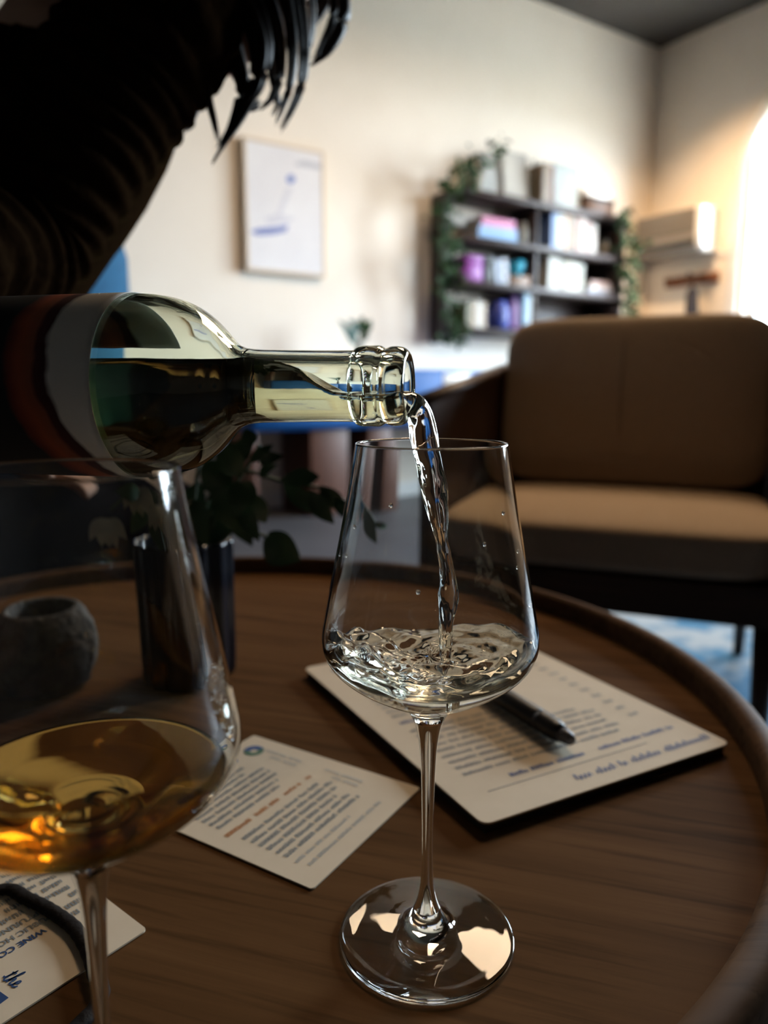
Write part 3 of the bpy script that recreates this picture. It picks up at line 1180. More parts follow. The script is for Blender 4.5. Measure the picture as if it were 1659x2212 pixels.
nz = N.new('ShaderNodeTexNoise'); nz.inputs['Scale'].default_value = 70
LK.new(tc.outputs['Object'], nz.inputs['Vector'])
# printed picture: black field on the base side, then an orange-red crescent, then a dark one, then plain paper
zz_ = mth('SUBTRACT', sx_.outputs['Z'], .020)
curve = mth('MULTIPLY', mth('MULTIPLY', zz_, zz_), -4.5)
pos = mth('ADD', mth('SUBTRACT', sx_.outputs['X'], curve), mth('MULTIPLY', mth('SUBTRACT', nz.outputs[0], .5), .006))
ramp = N.new('ShaderNodeValToRGB')
LK.new(mth('MULTIPLY', mth('SUBTRACT', pos, .1195), 1 / .075), ramp.inputs[0])
els = ramp.color_ramp.elements
els[0].position = 0; els[0].color = (.74, .71, .66, 1)
els[1].position = 1; els[1].color = (.010, .012, .014, 1)
for p_, c_ in ((.155, (.74, .71, .66, 1)), (.185, (.05, .01, .012, 1)), (.235, (.07, .012, .012, 1)), (.26, (.26, .07, .035, 1)), (.33, (.34, .07, .025, 1)), (.40, (.16, .025, .012, 1)), (.44, (.012, .012, .014, 1))):
    e_ = els.new(p_); e_.color = c_
LK.new(ramp.outputs[0], N['Principled BSDF'].inputs['Base Color'])
lo_ = finish('paper_label', bm, lm, bottle)
sol = lo_.modifiers.new('thickness', 'SOLIDIFY'); sol.thickness = .0002; sol.offset = 1
lo_['label'] = 'pale paper label with black field and orange-red swoosh'

# --- wine inside the bottle and the falling stream: one continuous body
LEV = [(-.001, -.0016), (.006, -.0024), (.018, -.0030), (.028, -.0018), (.034, .0008), (.042, .0062), (.052, .0086), (.062, .0096), (.075, .0100), (.30, .0100)]
NK = 72


def clip_ring(t_, r, lev):
    """circle of radius r in the bottle cross-section, cut off above lev; world points, even spacing by angle about its centre"""
    zt_ = min(lev, r * .985)
    zc = (zt_ - r) / 2
    pts = []
    for k in range(NK):
        a = 2 * math.pi * k / NK
        dy, dz = math.cos(a), math.sin(a)
        # ray from (0, zc) to circle
        b_ = zc * dz
        s_ = -b_ + math.sqrt(max(b_ * b_ - (zc * zc - r * r), 0))
        if zc + dz * s_ > zt_:
            s_ = (zt_ - zc) / dz
        y, z = dy * s_, zc + dz * s_
        if abs(z - zt_) < 1e-5:
            z -= .0004 * (abs(y) / max(r, .001)) ** 0 * 0
        p = MOUTH + bx_ * t_ + by_ * y + Vector((0, 0, z))
        pts.append(p)
    return pts


bm = bmesh.new()
rings = []
ts = [.272, .266, .255, .24] + [.23 - .01 * k for k in range(12)] + [.115, .11, .105, .10, .096, .092, .088, .085, .082, .0795, .077, .0745, .072, .0695, .067, .063, .058, .053] + [.050 - .002 * k for k in range(25)]
for t_ in ts:
    lev = interp(LEV, t_)
    lev += .0004 * noise.noise(Vector((t_ * 160, 0, 0))) if t_ < .06 else 0
    r = interp(RIN, max(t_, .0013)) + (.00015 if t_ > .006 else -.00012)
    if t_ > .271:
        r *= .93
    rings.append(clip_ring(t_, r, lev))
# the stream, as pairs of edge pixels (upper/right, lower/left) at the depth of the mouth
EDGE = [(890, 846, 881, 908.5, .0088), (906, 852, 882, 909, .0086), (922, 867, 883, 911, .0083), (936, 895, 884, 918, .0080), (947, 945, 887, 947, .0074), (957, 1000, 897, 1001, .0066), (965, 1050, 909, 1052, .0060),
        (967, 1100, 922, 1102, .0052), (968, 1150, 937, 1150, .0046), (975, 1200, 946, 1200, .0042), (985, 1260, 950, 1260, .0042), (987, 1300, 945, 1300, .0042), (979, 1350, 948, 1350, .0036),
        (976, 1400, 949, 1400, .0034), (973, 1450, 955, 1450, .0028), (973, 1490, 957, 1490, .0026), (970, 1508, 961, 1508, .0018)]
E2 = smoothpath(EDGE, 9)
nst = len(E2)
for i, (ux_, uy_, lx_, ly_, hd) in enumerate(E2[1:], 1):
    Y = .2895 + .0045 * min(1, i / nst * 1.5)
    U_ = ony(ux_, uy_, Y); L_ = ony(lx_, ly_, Y)
    cc = (U_ + L_) / 2
    a1_ = (U_ - L_) / 2
    f = i / nst
    ring = []
    for k in range(NK):
        a = 2 * math.pi * k / NK
        rip = 1.0
        am = min(1, max(0, (f - .22) / .2))
        rip += am * (.24 * noise.noise(Vector((math.cos(a) * 1.5, math.sin(a) * 1.5, f * 13))) + .08 * noise.noise(Vector((math.cos(a) * 3.2, math.sin(a) * 3.2, f * 30))))
        rip += .05 * min(1, f / .1) * noise.noise(Vector((math.cos(a) * 2, math.sin(a) * 2, f * 14 + 5)))
        ring.append(cc + (by_ * math.cos(a) * hd + a1_ * math.sin(a)) * rip)
    rings.append(ring)
loft(bm, rings, True)
ws = finish('white_wine', bm, ['wine_bottle', 'wine_pale'], None)
nb_ = len(ts)
for p in ws.data.polygons:
    if p.index // NK >= nb_ - 2 and p.index < NK * (len(rings) - 1):
        p.material_index = 1
tag(ws, 'white wine filling the bottle and running out of its mouth as a stream', 'wine')

# ------------------------------------------------------------------ person
def skin_mesh(pts, edges, root, level=2):
    me = bpy.data.meshes.new('sk')
    me.from_pydata([p[0] for p in pts], edges, [])
    ob = bpy.data.objects.new('sk', me)
    COL.objects.link(ob)
    md = ob.modifiers.new('skin', 'SKIN')
    md.use_smooth_shade = True
    for i, p in enumerate(pts):
        r = p[1]
        sv = me.skin_vertices[0].data[i]
        sv.radius = (r, r) if not hasattr(r, '__len__') else r
        sv.use_root = (i == root)
    ss = ob.modifiers.new('sub', 'SUBSURF')
    ss.levels = ss.render_levels = level
    dg = bpy.context.evaluated_depsgraph_get()
    out = bpy.data.meshes.new_from_object(ob.evaluated_get(dg))
    bpy.data.objects.remove(ob)
    bpy.data.meshes.remove(me)
    bm = bmesh.new()
    bm.from_mesh(out)
    bpy.data.meshes.remove(out)
    return bm


person = empty('person', (-.62, .86, 0), 0, 'dark-haired person in a brown ribbed sweater leaning in from the left to pour the bottle', 'person')
PO = Vector((-.62, .86, 0))


def axp(X):
    """bottle axis point at world X"""
    t_ = (MOUTH.x - X) / -bx_.x * -1
    return MOUTH + bx_ * ((MOUTH.x - X) / AX.x)


HEAD = Vector((-.150, .760, 1.060))
SHR, ELR, WRR = Vector((-.185, .680, .968)), Vector((-.290, .610, .772)), Vector((-.305, .430, .712))
SHL, ELL, WRL = Vector((-.40, 1.01, .93)), Vector((-.62, 1.08, .70)), Vector((-.50, 1.02, .56))
V = []
Eg = []


def joint(p, r, parent=None):
    V.append((Vector(p), r))
    i = len(V) - 1
    if parent is not None:
        Eg.append((parent, i))
    return i


pel = joint((-.66, .87, .47), (.13, .12))
wai = joint((-.57, .86, .66), (.115, .10), pel)
che = joint((-.43, .85, .84), (.14, .115), wai)
nkb = joint((-.275, .83, 1.0), (.075, .07), che)
nk = joint((-.215, .80, 1.035), (.055, .055), nkb)
hd1 = joint((-.165, .77, 1.055), (.085, .08), nk)
# right arm
s1 = joint(SHR, .055, nkb)
e1_ = joint(ELR, .043, s1)
w1 = joint(WRR, .026, e1_)
pm = joint((-.262, .392, .708), .026, w1)
# fingers of the right hand round the bottle
def fing(chain, r0):
    prev = pm
    for k, p in enumerate(chain):
        prev = joint(p, r0 * (1 - .12 * k), prev)


for X, up, r0 in ((-.200, 1.0, .0085), (-.224, .0, .0088), (-.244, .0, .0085), (-.262, .0, .0075)):
    c = axp(X)
    if up:
        fing([(-.232, c.y + .028, .703), (-.205, axp(-.205).y + .012, .7035), (-.186, axp(-.186).y + .006, .7025), (-.172, axp(-.172).y + .004, .7015)], r0)
    else:
        fing([c + Vector((-.004, .036, .036)), c + Vector((0, .046, .004)), c + Vector((0, .036, -.030)), c + Vector((.002, .014, -.044))], r0)
c = axp(-.235)
fing([c + Vector((-.012, -.010, .050)), c + Vector((-.004, -.034, .034)), c + Vector((.006, -.047, .008))], .0095)
# left arm
s2 = joint(SHL, .055, nkb)
e2_ = joint(ELL, .042, s2)
w2 = joint(WRL, .026, e2_)
p2 = joint((-.455, 1.0, .545), .026, w2)
for k in range(4):
    b = Vector((-.425 - .004 * k, .975 + .02 * k, .540))
    a_ = joint(b, .0085, p2)
    a_ = joint(b + Vector((.026, -.008, -.008)), .0078, a_)
    joint(b + Vector((.042, -.012, -.024)), .0065, a_)
a_ = joint((-.45, .965, .55), .0095, p2)
joint((-.428, .945, .545), .008, a_)
# legs
for sgn, hy, kx, ky in ((0, .86, -.36, 1.09), (1, .97, -.34, 1.25)):
    h_ = joint((-.63, hy + .03, .45), .085, pel)
    k_2 = joint((kx, ky, .46), .058, h_)
    an = joint((kx + .03, ky + .03, .09), .036, k_2)
    joint((kx + .16, ky + .02, .035), .030, an)
bm = skin_mesh(V, Eg, pel, 2)
bmesh.ops.translate(bm, vec=-PO, verts=bm.verts)
body_me = bpy.data.meshes.new('tmp')
bm.to_mesh(body_me)
bm.free()

# head with a face, looking down to the glass
FD = Vector((.62, -.22, -.75)).normalized()           # where the face looks
UPH = (Vector((.55, -.05, .80)) - FD * Vector((.55, -.05, .80)).dot(FD)).normalized()   # crown direction
SD = UPH.cross(FD).normalized()
bm = bmesh.new()
bmesh.ops.create_uvsphere(bm, u_segments=48, v_segments=32, radius=1)
for v in bm.verts:
    x, y, z = v.co                      # x side, y front, z up
    px_, py_, pz_ = x * .074, y * .094, z * .112
    # jaw narrows
    if z < 0:
        k = 1 - .38 * (-z) ** 1.4
        px_ *= k
        py_ += .012 * (-z) * max(y, 0)
    if y > .2:
        # eye sockets, nose, lips, chin
        for ex_ in (-.031, .031):
            py_ -= .010 * math.exp(-(((px_ - ex_) / .014) ** 2 + ((pz_ - .004) / .010) ** 2))
        py_ += .024 * math.exp(-((px_ / .010) ** 2)) * math.exp(-(((pz_ + .034) / .013) ** 2)) + .010 * math.exp(-((px_ / .009) ** 2)) * math.exp(-(((pz_ + .010) / .022) ** 2))
        py_ += .006 * math.exp(-((px_ / .020) ** 2)) * (math.exp(-(((pz_ + .062) / .006) ** 2)) + math.exp(-(((pz_ + .074) / .006) ** 2)))
        py_ += .010 * math.exp(-((px_ / .018) ** 2)) * math.exp(-(((pz_ + .100) / .012) ** 2))
    w_ = HEAD + SD * px_ + FD * py_ + UPH * pz_
    v.co = w_ - PO
for sgn in (-1, 1):                      # ears
    b2 = bmesh.new()
    bmesh.ops.create_uvsphere(b2, u_segments=16, v_segments=10, radius=1)
    for v in b2.verts:
        x, y, z = v.co
        q_ = HEAD + SD * (sgn * .075 + x * .008) + FD * (-.004 + y * .018) + UPH * (-.008 + z * .032)
        v.co = q_ - PO
    me = bpy.data.meshes.new('tmp'); b2.to_mesh(me); b2.free(); bm.from_mesh(me); bpy.data.meshes.remove(me)
bmesh.ops.recalc_face_normals(bm, faces=bm.faces)
bm.from_mesh(body_me)
bpy.data.meshes.remove(body_me)
body = finish('body', bm, 'skin', person, recalc=False)
for sgn in (-1, 1):
    bm = bmesh.new()
    bmesh.ops.create_uvsphere(bm, u_segments=16, v_segments=12, radius=.0115)
    c = HEAD + SD * (sgn * .031) + FD * .078 + UPH * .004
    bmesh.ops.translate(bm, vec=c - PO, verts=bm.verts)
    finish('eye', bm, col_mat('eye_white', (.45, .42, .40), .3), body)
bm = bmesh.new()
lipsp = [(-.022, -.068), (-.010, -.066), (0, -.067), (.010, -.066), (.022, -.068)]
tube(bm, [HEAD + SD * a + FD * (.088 - abs(a) * .35) + UPH * b - PO for a, b in lipsp], [.002, .004, .0045, .004, .002], 10)
finish('mouth', bm, col_mat('lip_skin', (.30, .12, .09), .5), body)

# hair: cap shell plus hanging locks
bm = bmesh.new()
bmesh.ops.create_uvsphere(bm, u_segments=56, v_segments=36, radius=1)
for v in bm.verts:
    x, y, z = v.co
    s_ = 1.0 + .05 * noise.noise(Vector((x * 4, y * 4, z * 4)))
    px_, py_, pz_ = x * .098 * s_, (y * .112 - .012) * s_, (z * .126 + .006) * s_
    v.co = HEAD + SD * px_ + FD * py_ + UPH * pz_ - PO
# open the face: drop faces looking forward and below the brow
kill = []
for f in bm.faces:
    c = f.calc_center_median() + PO - HEAD
    if c.dot(FD) > .045 and c.dot(UPH) < .045 and abs(c.dot(SD)) < .075:
        kill.append(f)
    elif c.dot(UPH) < -.075 and c.dot(FD) > -.02:
        kill.append(f)
bmesh.ops.delete(bm, geom=kill, context='FACES')
LOCKS = [  # pixel path, depth, width in px
    ([(690, -120), (735, -30), (742, 40), (712, 105), (672, 142)], .72, (30, 34, 32, 24, 4)),
    ([(660, -120), (712, -30), (722, 30), (700, 90), (680, 130)], .74, (30, 30, 26, 18, 3)),
    ([(610, -100), (645, 0), (657, 90), (648, 190), (608, 278)], .72, (34, 36, 30, 22, 3)),
    ([(590, -100), (622, 20), (632, 120), (622, 200), (596, 262)], .70, (34, 32, 26, 18, 3)),
    ([(560, -60), (596, 60), (604, 150), (590, 205), (566, 236)], .71, (40, 40, 30, 20, 4)),
    ([(500, -60), (545, 60), (556, 160), (520, 250), (458, 352)], .69, (46, 46, 40, 28, 3)),
    ([(470, -40), (500, 80), (524, 180), (500, 270), (468, 318)], .70, (46, 42, 36, 20, 3)),
    ([(430, 0), (440, 110), (448, 200), (462, 260), (472, 306)], .68, (46, 34, 22, 12, 3)),
    ([(380, 0), (410, 110), (425, 190), (420, 240), (405, 280)], .69, (50, 44, 34, 22, 4)),
    ([(330, 0), (360, 120), (375, 200), (365, 260), (345, 310)], .68, (55, 48, 40, 26, 5)),
    ([(640, -100), (668, -20), (676, 40), (668, 100), (655, 150)], .76, (26, 22, 18, 14, 3)),
    ([(540, -40), (575, 80), (590, 170), (600, 220), (590, 250)], .74, (30, 26, 18, 10, 3)),
    ([(450, 0), (500, 120), (530, 200), (545, 235), (560, 215)], .72, (46, 40, 30, 18, 3)),
    ([(520, -60), (560, 40), (575, 110), (560, 190), (535, 225)], .68, (50, 46, 36, 22, 4)),
]
for base, Y, ws_ in LOCKS:
    for sub in range(5):
        jx, jy, jz = rng.uniform(-10, 10), rng.uniform(-14, 14), rng.uniform(-.012, .012)
        if sub == 0:
            jx = jy = jz = 0
        pp = smoothpath([(x + jx * (1 - .4 * i / 4), y + (jy if i == 4 else 0), wd * (1 if sub == 0 else .42)) for i, ((x, y), wd) in enumerate(zip(base, ws_))], 5)
        tube(bm, [ony(x, y, Y + jz) - PO for x, y, wd in pp], [max(wd, 1.0) * .5 * Y / F for x, y, wd in pp], 8, True, .8)
# combed locks lying over the cap, from the crown down to the sides, back and brow
for k in range(120):
    az = 2 * math.pi * k / 120 + rng.uniform(-.03, .03)
    front = math.sin(az)
    end = rng.uniform(1.75, 2.05) if front < .25 else rng.uniform(1.0, 1.25)
    if abs(math.cos(az)) > .75:
        end = rng.uniform(1.7, 1.95)
    pts = []
    for i in range(12):
        ph = .02 + (end - .02) * i / 11
        sw = az + .10 * math.sin(ph * 2 + k)
        x, y, z = math.sin(ph) * math.cos(sw), math.sin(ph) * math.sin(sw), math.cos(ph)
        pts.append(HEAD + SD * (x * .103) + FD * (y * .117 - .012) + UPH * (z * .131 + .006) - PO)
    w0 = rng.uniform(.0055, .0085)
    tube(bm, pts, [w0 * (.55 + .45 * math.sin(math.pi * min(1, .15 + .75 * i / 11))) * (1 if i < 9 else (12 - i) / 3.2) for i in range(12)], 7)
# back and side locks hanging from the crown
for k in range(46):
    a = rng.uniform(-1, 1)
    b = rng.uniform(-1.0, .2)
    st_ = HEAD + SD * (.085 * a) + FD * (.09 * b) + UPH * (.07 * math.sqrt(max(0, 1 - a * a * .6)))
    en_ = st_ + Vector((rng.uniform(-.02, .02), rng.uniform(-.02, .02), -rng.uniform(.07, .13)))
    md_ = (st_ + en_) / 2 + SD * (.03 * a) + FD * (.02 * b)
    pp = smoothpath([tuple(st_), tuple(md_), tuple(en_)], 5)
    if en_.x > -.12:
        continue
    tube(bm, [Vector(p) - PO for p in pp], [.011 * (1 - (i / len(pp)) ** 2 * .9) for i in range(len(pp))], 8)
finish('hair', bm, 'hair', person)

# sweater: torso and far sleeve, and the ribbed near sleeve
V2, Eg2 = [], []


def j2(p, r, parent=None):
    V2.append((Vector(p), r))
    if parent is not None:
        Eg2.append((parent, len(V2) - 1))
    return len(V2) - 1


a_ = j2((-.645, .87, .485), (.158, .148))
b_ = j2((-.57, .86, .66), (.135, .125), a_)
c_ = j2((-.44, .85, .84), (.155, .135), b_)
d_ = j2((-.290, .83, .985), (.09, .085), c_)
e_ = j2((-.235, .81, 1.02), (.068, .066), d_)
f_ = j2(SHL, .068, d_)
g_ = j2(ELL, .056, f_)
j2(WRL + Vector((-.02, .02, .03)), .040, g_)
f_ = j2(SHR + Vector((-.03, .03, 0)), .044, d_)
bm = skin_mesh(V2, Eg2, a_, 2)
arm = smoothpath([tuple(SHR + Vector((-.06, .14, .03))), tuple(SHR), tuple((SHR * 2 + ELR) / 3), tuple((SHR + ELR * 2) / 3), tuple(ELR), tuple((ELR + WRR) / 2), tuple(WRR + (ELR - WRR) * .05)], 26)
na_ = len(arm)
prof_r = [(0, .058), (.17, .066), (.4, .060), (.62, .055), (.72, .052), (.9, .040), (1, .036)]
rings = []
for i, p in enumerate(arm):
    p = Vector(p)
    t_ = Vector(arm[min(i + 1, na_ - 1)]) - Vector(arm[max(i - 1, 0)])
    aa, bb = frame_of(t_, Vector((1, 0, 0)))
    f = i / (na_ - 1)
    r = interp(prof_r, f)
    ring = []
    for k in range(40):
        an_ = 2 * math.pi * k / 40
        # gathered ribs of uneven spacing run round the sleeve
        ph = f * 150 + 3.2 * noise.noise(Vector((f * 7, math.cos(an_), math.sin(an_))))
        rib = .0034 * math.sin(ph) * (.7 + .5 * noise.noise(Vector((f * 20, math.cos(an_) * 1.5, 4.4))))
        ring.append(p + (aa * math.cos(an_) + bb * math.sin(an_)) * (r + rib))
    rings.append(ring)
loft(bm, rings, True)
bmesh.ops.translate(bm, vec=-PO, verts=bm.verts)
finish('sweater', bm, 'sweater', person, recalc=False)
V2, Eg2 = [], []
a_ = j2((-.66, .87, .49), (.145, .135))
for hy, kx, ky in ((.86, -.36, 1.09), (.97, -.34, 1.25)):
    h_ = j2((-.60, hy + .04, .45), .098, a_)
    k_2 = j2((kx, ky, .46), .070, h_)
    j2((kx + .03, ky + .03, .12), .050, k_2)
bm = skin_mesh(V2, Eg2, 0, 2)
bmesh.ops.translate(bm, vec=-PO, verts=bm.verts)
finish('trousers', bm, 'trousers', person, recalc=False)
for kx, ky in ((-.36, 1.09), (-.34, 1.25)):
    bm = skin_mesh([(Vector((kx + .02, ky + .03, .05)), (.048, .048)), (Vector((kx + .09, ky + .027, .042)), (.046, .040)), (Vector((kx + .19, ky + .02, .034)), (.040, .030))], [(0, 1), (1, 2)], 0, 2)
    bmesh.ops.translate(bm, vec=-PO, verts=bm.verts)
    finish('shoe', bm, 'black_leather', person, recalc=False)

# stool under the person
st_o = empty('low_stool', (-.68, .88, 0), 0, 'dark round stool under the pouring person', 'stool')
bm = bmesh.new()
lathe(bm, [(0, .24), (.19, .24), (.20, .26), (.20, .29), (.185, .31), (0, .315)], 40)
finish('seat', bm, 'black_leather', st_o)
for k in range(4):
    a = math.pi / 4 + k * math.pi / 2
    bm = bmesh.new()
    tube(bm, [(.14 * math.cos(a), .14 * math.sin(a), .242), (.17 * math.cos(a), .17 * math.sin(a), 0)], [.018, .013], 12)
    finish('leg', bm, 'walnut', st_o)

# ------------------------------------------------------------------ blue armchair behind the person
ba = empty('blue_armchair', (-.88, 1.62, 0), math.radians(0), 'tall blue upholstered armchair behind the pouring person', 'armchair')


def rbox(name, b, m_, parent, bev, seg=4):
    bm = boxes(b)
    bmesh.ops.recalc_face_normals(bm, faces=bm.faces)
    bmesh.ops.bevel(bm, geom=bm.edges[:], offset=bev, segments=seg, affect='EDGES', profile=.5)
    return finish(name, bm, m_, parent)


def lathe_arc(bm, prof, a0, a1, segs):
    cols = []
    for k in range(segs + 1):
        a = a0 + (a1 - a0) * k / segs
        cols.append([bm.verts.new((r * math.cos(a), r * math.sin(a), z)) for r, z in prof])
    n = len(prof)
    for c0, c1 in zip(cols, cols[1:]):
        for i in range(n):
            i2 = (i + 1) % n
            bm.faces.new((c0[i], c1[i], c1[i2], c0[i2]))
    bm.faces.new(cols[0])
    bm.faces.new(cols[-1][::-1])


bm = bmesh.new()
lathe_arc(bm, [(.24, .16), (.24, .94), (.25, .995), (.28, 1.015), (.31, .995), (.325, .94), (.325, .16)], math.radians(-35), math.radians(215), 40)
finish('backrest', bm, 'blue_fabric', ba)
bm = bmesh.new()
lathe(bm, [(0, .20), (.22, .20), (.235, .23), (.235, .36), (.22, .40), (0, .405)], 40)
finish('seat', bm, 'blue_fabric', ba)
for k in range(4):
    a = math.pi / 4 + k * math.pi / 2
    bm = bmesh.new()
    tube(bm, [(.22 * math.cos(a), .22 * math.sin(a), .205), (.25 * math.cos(a), .25 * math.sin(a), 0)], [.02, .013], 12)
    finish('leg', bm, 'walnut', ba)

# ------------------------------------------------------------------ wooden lounge armchair
CA = math.radians(-23)
ch = empty('lounge_armchair', (.062, 1.40, 0), CA, 'dark wooden lounge armchair with tan cushions, beyond the table', 'armchair')
CW, CD = .672, .70


def cushion(name, cx, cy_, cz, sx2, sy2, sz2, parent, crown, tilt=0.0, nx=26):
    """pillow: superellipsoid box with a crowned face"""
    bm = bmesh.new()
    bmesh.ops.create_cube(bm, size=2)
    bmesh.ops.subdivide_edges(bm, edges=bm.edges[:], cuts=nx, use_grid_fill=True)
    for v in bm.verts:
        x, y, z = v.co
        e_ = 7.0
        n_ = (abs(x) ** e_ + abs(y) ** e_ + abs(z) ** e_) ** (1 / e_)
        x, y, z = x / n_, y / n_, z / n_
        px_, py_, pz_ = x * sx2, y * sy2, z * sz2
        bul = (1 - x * x) * (1 - (y * y if sz2 < sy2 else z * z))
        if sz2 < sy2:
            pz_ += crown * bul * (1 if z > 0 else -.2)
        else:
            py_ += -crown * bul * (1 if y < 0 else -.5)
        v.co = (px_, py_, pz_)
    bmesh.ops.transform(bm, matrix=Matrix.Translation((cx, cy_, cz)) @ Matrix.Rotation(tilt, 4, 'X'), verts=bm.verts)
    return finish(name, bm, 'cushion', parent)


cushion('seat_cushion', CW / 2, .275, .383, .302, .285, .047, ch, .008)
bc = cushion('back_cushion', CW / 2, .565, .625, .302, .062, .198, ch, .014, math.radians(-9))
bm = bmesh.new()
tube(bm, smoothpath([(CW / 2 - .02, .500, .44), (CW / 2 - .02, .482, .62), (CW / 2 - .02, .520, .815)], 6), .0016, 8)
finish('seam', bm, 'cushion', bc)
bm = boxes((.03, .0, .268, CW - .03, .03, .336), (.03, .62, .268, CW - .03, .65, .336), (.03, .0, .268, .06, .65, .336), (CW - .06, .0, .268, CW - .03, .65, .336), (.05, .03, .315, CW - .05, .62, .336))
finish('seat_frame', bm, 'walnut', ch, smooth=False, bevel=.003)
for sx0 in (0.0, CW - .03):
    bm = bmesh.new()
    # side panel of the arm, sloping top
    pts = [(0, .268), (.66, .268), (.68, .700), (.60, .705), (.0, .632)]
    bm2 = bmesh.new()
    prism(bm2, pts, 0, .026)
    bmesh.ops.transform(bm2, matrix=Matrix(((0, 0, 1, sx0 + .002), (1, 0, 0, 0), (0, 1, 0, 0), (0, 0, 0, 1))), verts=bm2.verts)
    finish('side_panel', bm2, 'walnut', ch, smooth=False, bevel=.003)
    bm.free()
    bm = bmesh.new()
    tube(bm, [(sx0 + .015, -.015, .636), (sx0 + .015, .30, .672), (sx0 + .015, .60, .708), (sx0 + .015, .70, .712)], [.021, .023, .023, .019], 12, True, .55)
    finish('armrest', bm, 'walnut', ch)
for lx in (.02, CW - .06):
    for ly, out in ((.03, -.02), (.62, .03)):
        bm = bmesh.new()
        tube(bm, [(lx, ly, .27), (lx, ly + out, 0.0105)], [.020, .012], 14)
        finish('leg', bm, 'walnut', ch)
bm = boxes((.029, .645, .345, CW - .029, .668, .76))
bmesh.ops.transform(bm, matrix=Matrix.Rotation(0, 4, 'X'), verts=bm.verts)
finish('back_panel', bm, 'walnut', ch, smooth=False, bevel=.004)

rg = empty('patterned_rug', (.95, 1.75, 0), math.radians(-18), 'blue and pale patterned rug on the floor under the lounge armchair', 'rug')
bm = boxes((-.52, -.75, .001, .72, .60, .009))
finish('pile', bm, 'rug', rg, smooth=False, bevel=.003)
bm = bmesh.new()
for k in range(60):
    y = -.74 + 1.33 * k / 59
    box(bm, -.548, y - .004, .001, -.521, y + .004, .004)
fr = finish('fringe', bm, 'pages', rg, smooth=False)
fr['kind'] = 'stuff'

# ------------------------------------------------------------------ blue sideboard along the back wall
sx0, _ = on_back(541, 860, -.42)
sx1 = on_back(1150, 860, -.42)[0]
zt0 = on_back(900, 797, -.42)[1]
zb0 = on_back(650, 930, -.42)[1]
sbd = empty('blue_sideboard', room(sx0, -.42, 0), PHI, 'long blue sideboard on reddish wooden legs against the pale wall', 'sideboard')
LW = sx1 - sx0
rbox('carcass', (0, 0.008, zb0, LW, .40, zt0), 'blue', sbd, .006, 2)
ndoor = 3
for k in range(ndoor):
    d_o = rbox('door', (LW * k / ndoor + .012, -.012, zb0 + .02, LW * (k + 1) / ndoor - .012, .0075, zt0 - .03), 'blue', sbd, .003, 2)
    bm = bmesh.new()
    tube(bm, [(LW * (k + .5) / ndoor, -.013, zt0 - .09), (LW * (k + .5) / ndoor, -.030, zt0 - .09)], [.010, .014], 14)
    finish('knob', bm, 'redwood', d_o)
for xa, xb in ((546, 562), (675, 757), (800, 850), (1090, 1140)):
    xa, xb = on_back(xa, 1000, -.42)[0] - sx0, on_back(xb, 1000, -.42)[0] - sx0
    rbox('leg', (xa, .02, 0, xb, .36, zb0 - .001), 'redwood', sbd, .006, 2)

# sprig in a slim vase on the sideboard
vx, _ = on_back(778, 760, -.28)
sv = empty('sprig_vase', room(vx, -.28, zt0), PHI, 'slim grey vase with a small green sprig on the blue sideboard', 'vase')
bm = bmesh.new()
lathe(bm, [(0, 0), (.030, 0), (.036, .02), (.036, .06), (.018, .11), (.014, .14), (.018, .15), (.014, .15), (.010, .13), (0, .12)], 24)
finish('vase_body', bm, col_mat('grey_ceramic', (.16, .15, .14), .5), sv)


def leaf(bm, base, tip, width, normal, curl=.0, n=8, shape=0.85):
    base, tip = Vector(base), Vector(tip)
    ax_ = tip - base
    ln_ = ax_.length
    d_ = ax_.normalized()
    nrm = (normal - d_ * normal.dot(d_))
    if nrm.length < 1e-4:
        nrm = d_.orthogonal()
    nrm.normalize()
    sd_ = d_.cross(nrm)
    rows = []
    for i in range(n + 1):
        t_ = i / n
        w_ = width * .5 * math.sin(math.pi * min(1, t_ ** shape * .97 + .02)) + .0001
        c_ = base + d_ * ln_ * t_ + nrm * (curl * ln_ * math.sin(math.pi * t_))
        rows.append([bm.verts.new(c_ + sd_ * w_ + nrm * w_ * .25), bm.verts.new(c_), bm.verts.new(c_ - sd_ * w_ + nrm * w_ * .25)])
    for a_, b_ in zip(rows, rows[1:]):
        bm.faces.new((a_[0], a_[1], b_[1], b_[0]))
        bm.faces.new((a_[1], a_[2], b_[2], b_[1]))
    return bm


SPR = [((760, 742), (728, 690)), ((770, 730), (738, 712)), ((772, 720), (752, 688)), ((775, 715), (785, 682)), ((778, 725), (802, 690)), ((776, 738), (796, 712)), ((768, 745), (745, 728))]
sprbase = sv.matrix_basis.inverted()
for (a_, b_) in SPR:
    xa, za = on_back(a_[0] + 2, a_[1], -.28)
    xb, zb_ = on_back(b_[0], b_[1], -.28)
    bm = bmesh.new()
    leaf(bm, (xa - vx, 0, za - zt0), (xb - vx, rng.uniform(-.02, .02), zb_ - zt0), .05, Vector((0, -1, .3)), .1)
    finish('leaf', bm, 'leaf_teal' if b_[0] < 780 else 'leaf_ivy', sv)
bm = bmesh.new()
xt, zt_ = on_back(774, 712, -.28)
tube(bm, [(0, 0, .10), (.004, 0, .18), (xt - vx, 0, zt_ - zt0)], [.005, .004, .003], 8)
finish('twig', bm, 'stem', sv)
# a thin white rectangle set on the sideboard front
xa, _ = on_back(985, 820, -.42)
cd = empty('white_patch', room(xa, -.4345, 0), PHI, 'thin white notice fixed to the front of the blue sideboard', 'patch')
z_a, z_b = on_back(985, 842, -.434)[1], on_back(985, 808, -.434)[1]
rbox('patch_sheet', (-.10, 0, z_a, .10, .002, z_b), 'white_paint', cd, .0006, 1)

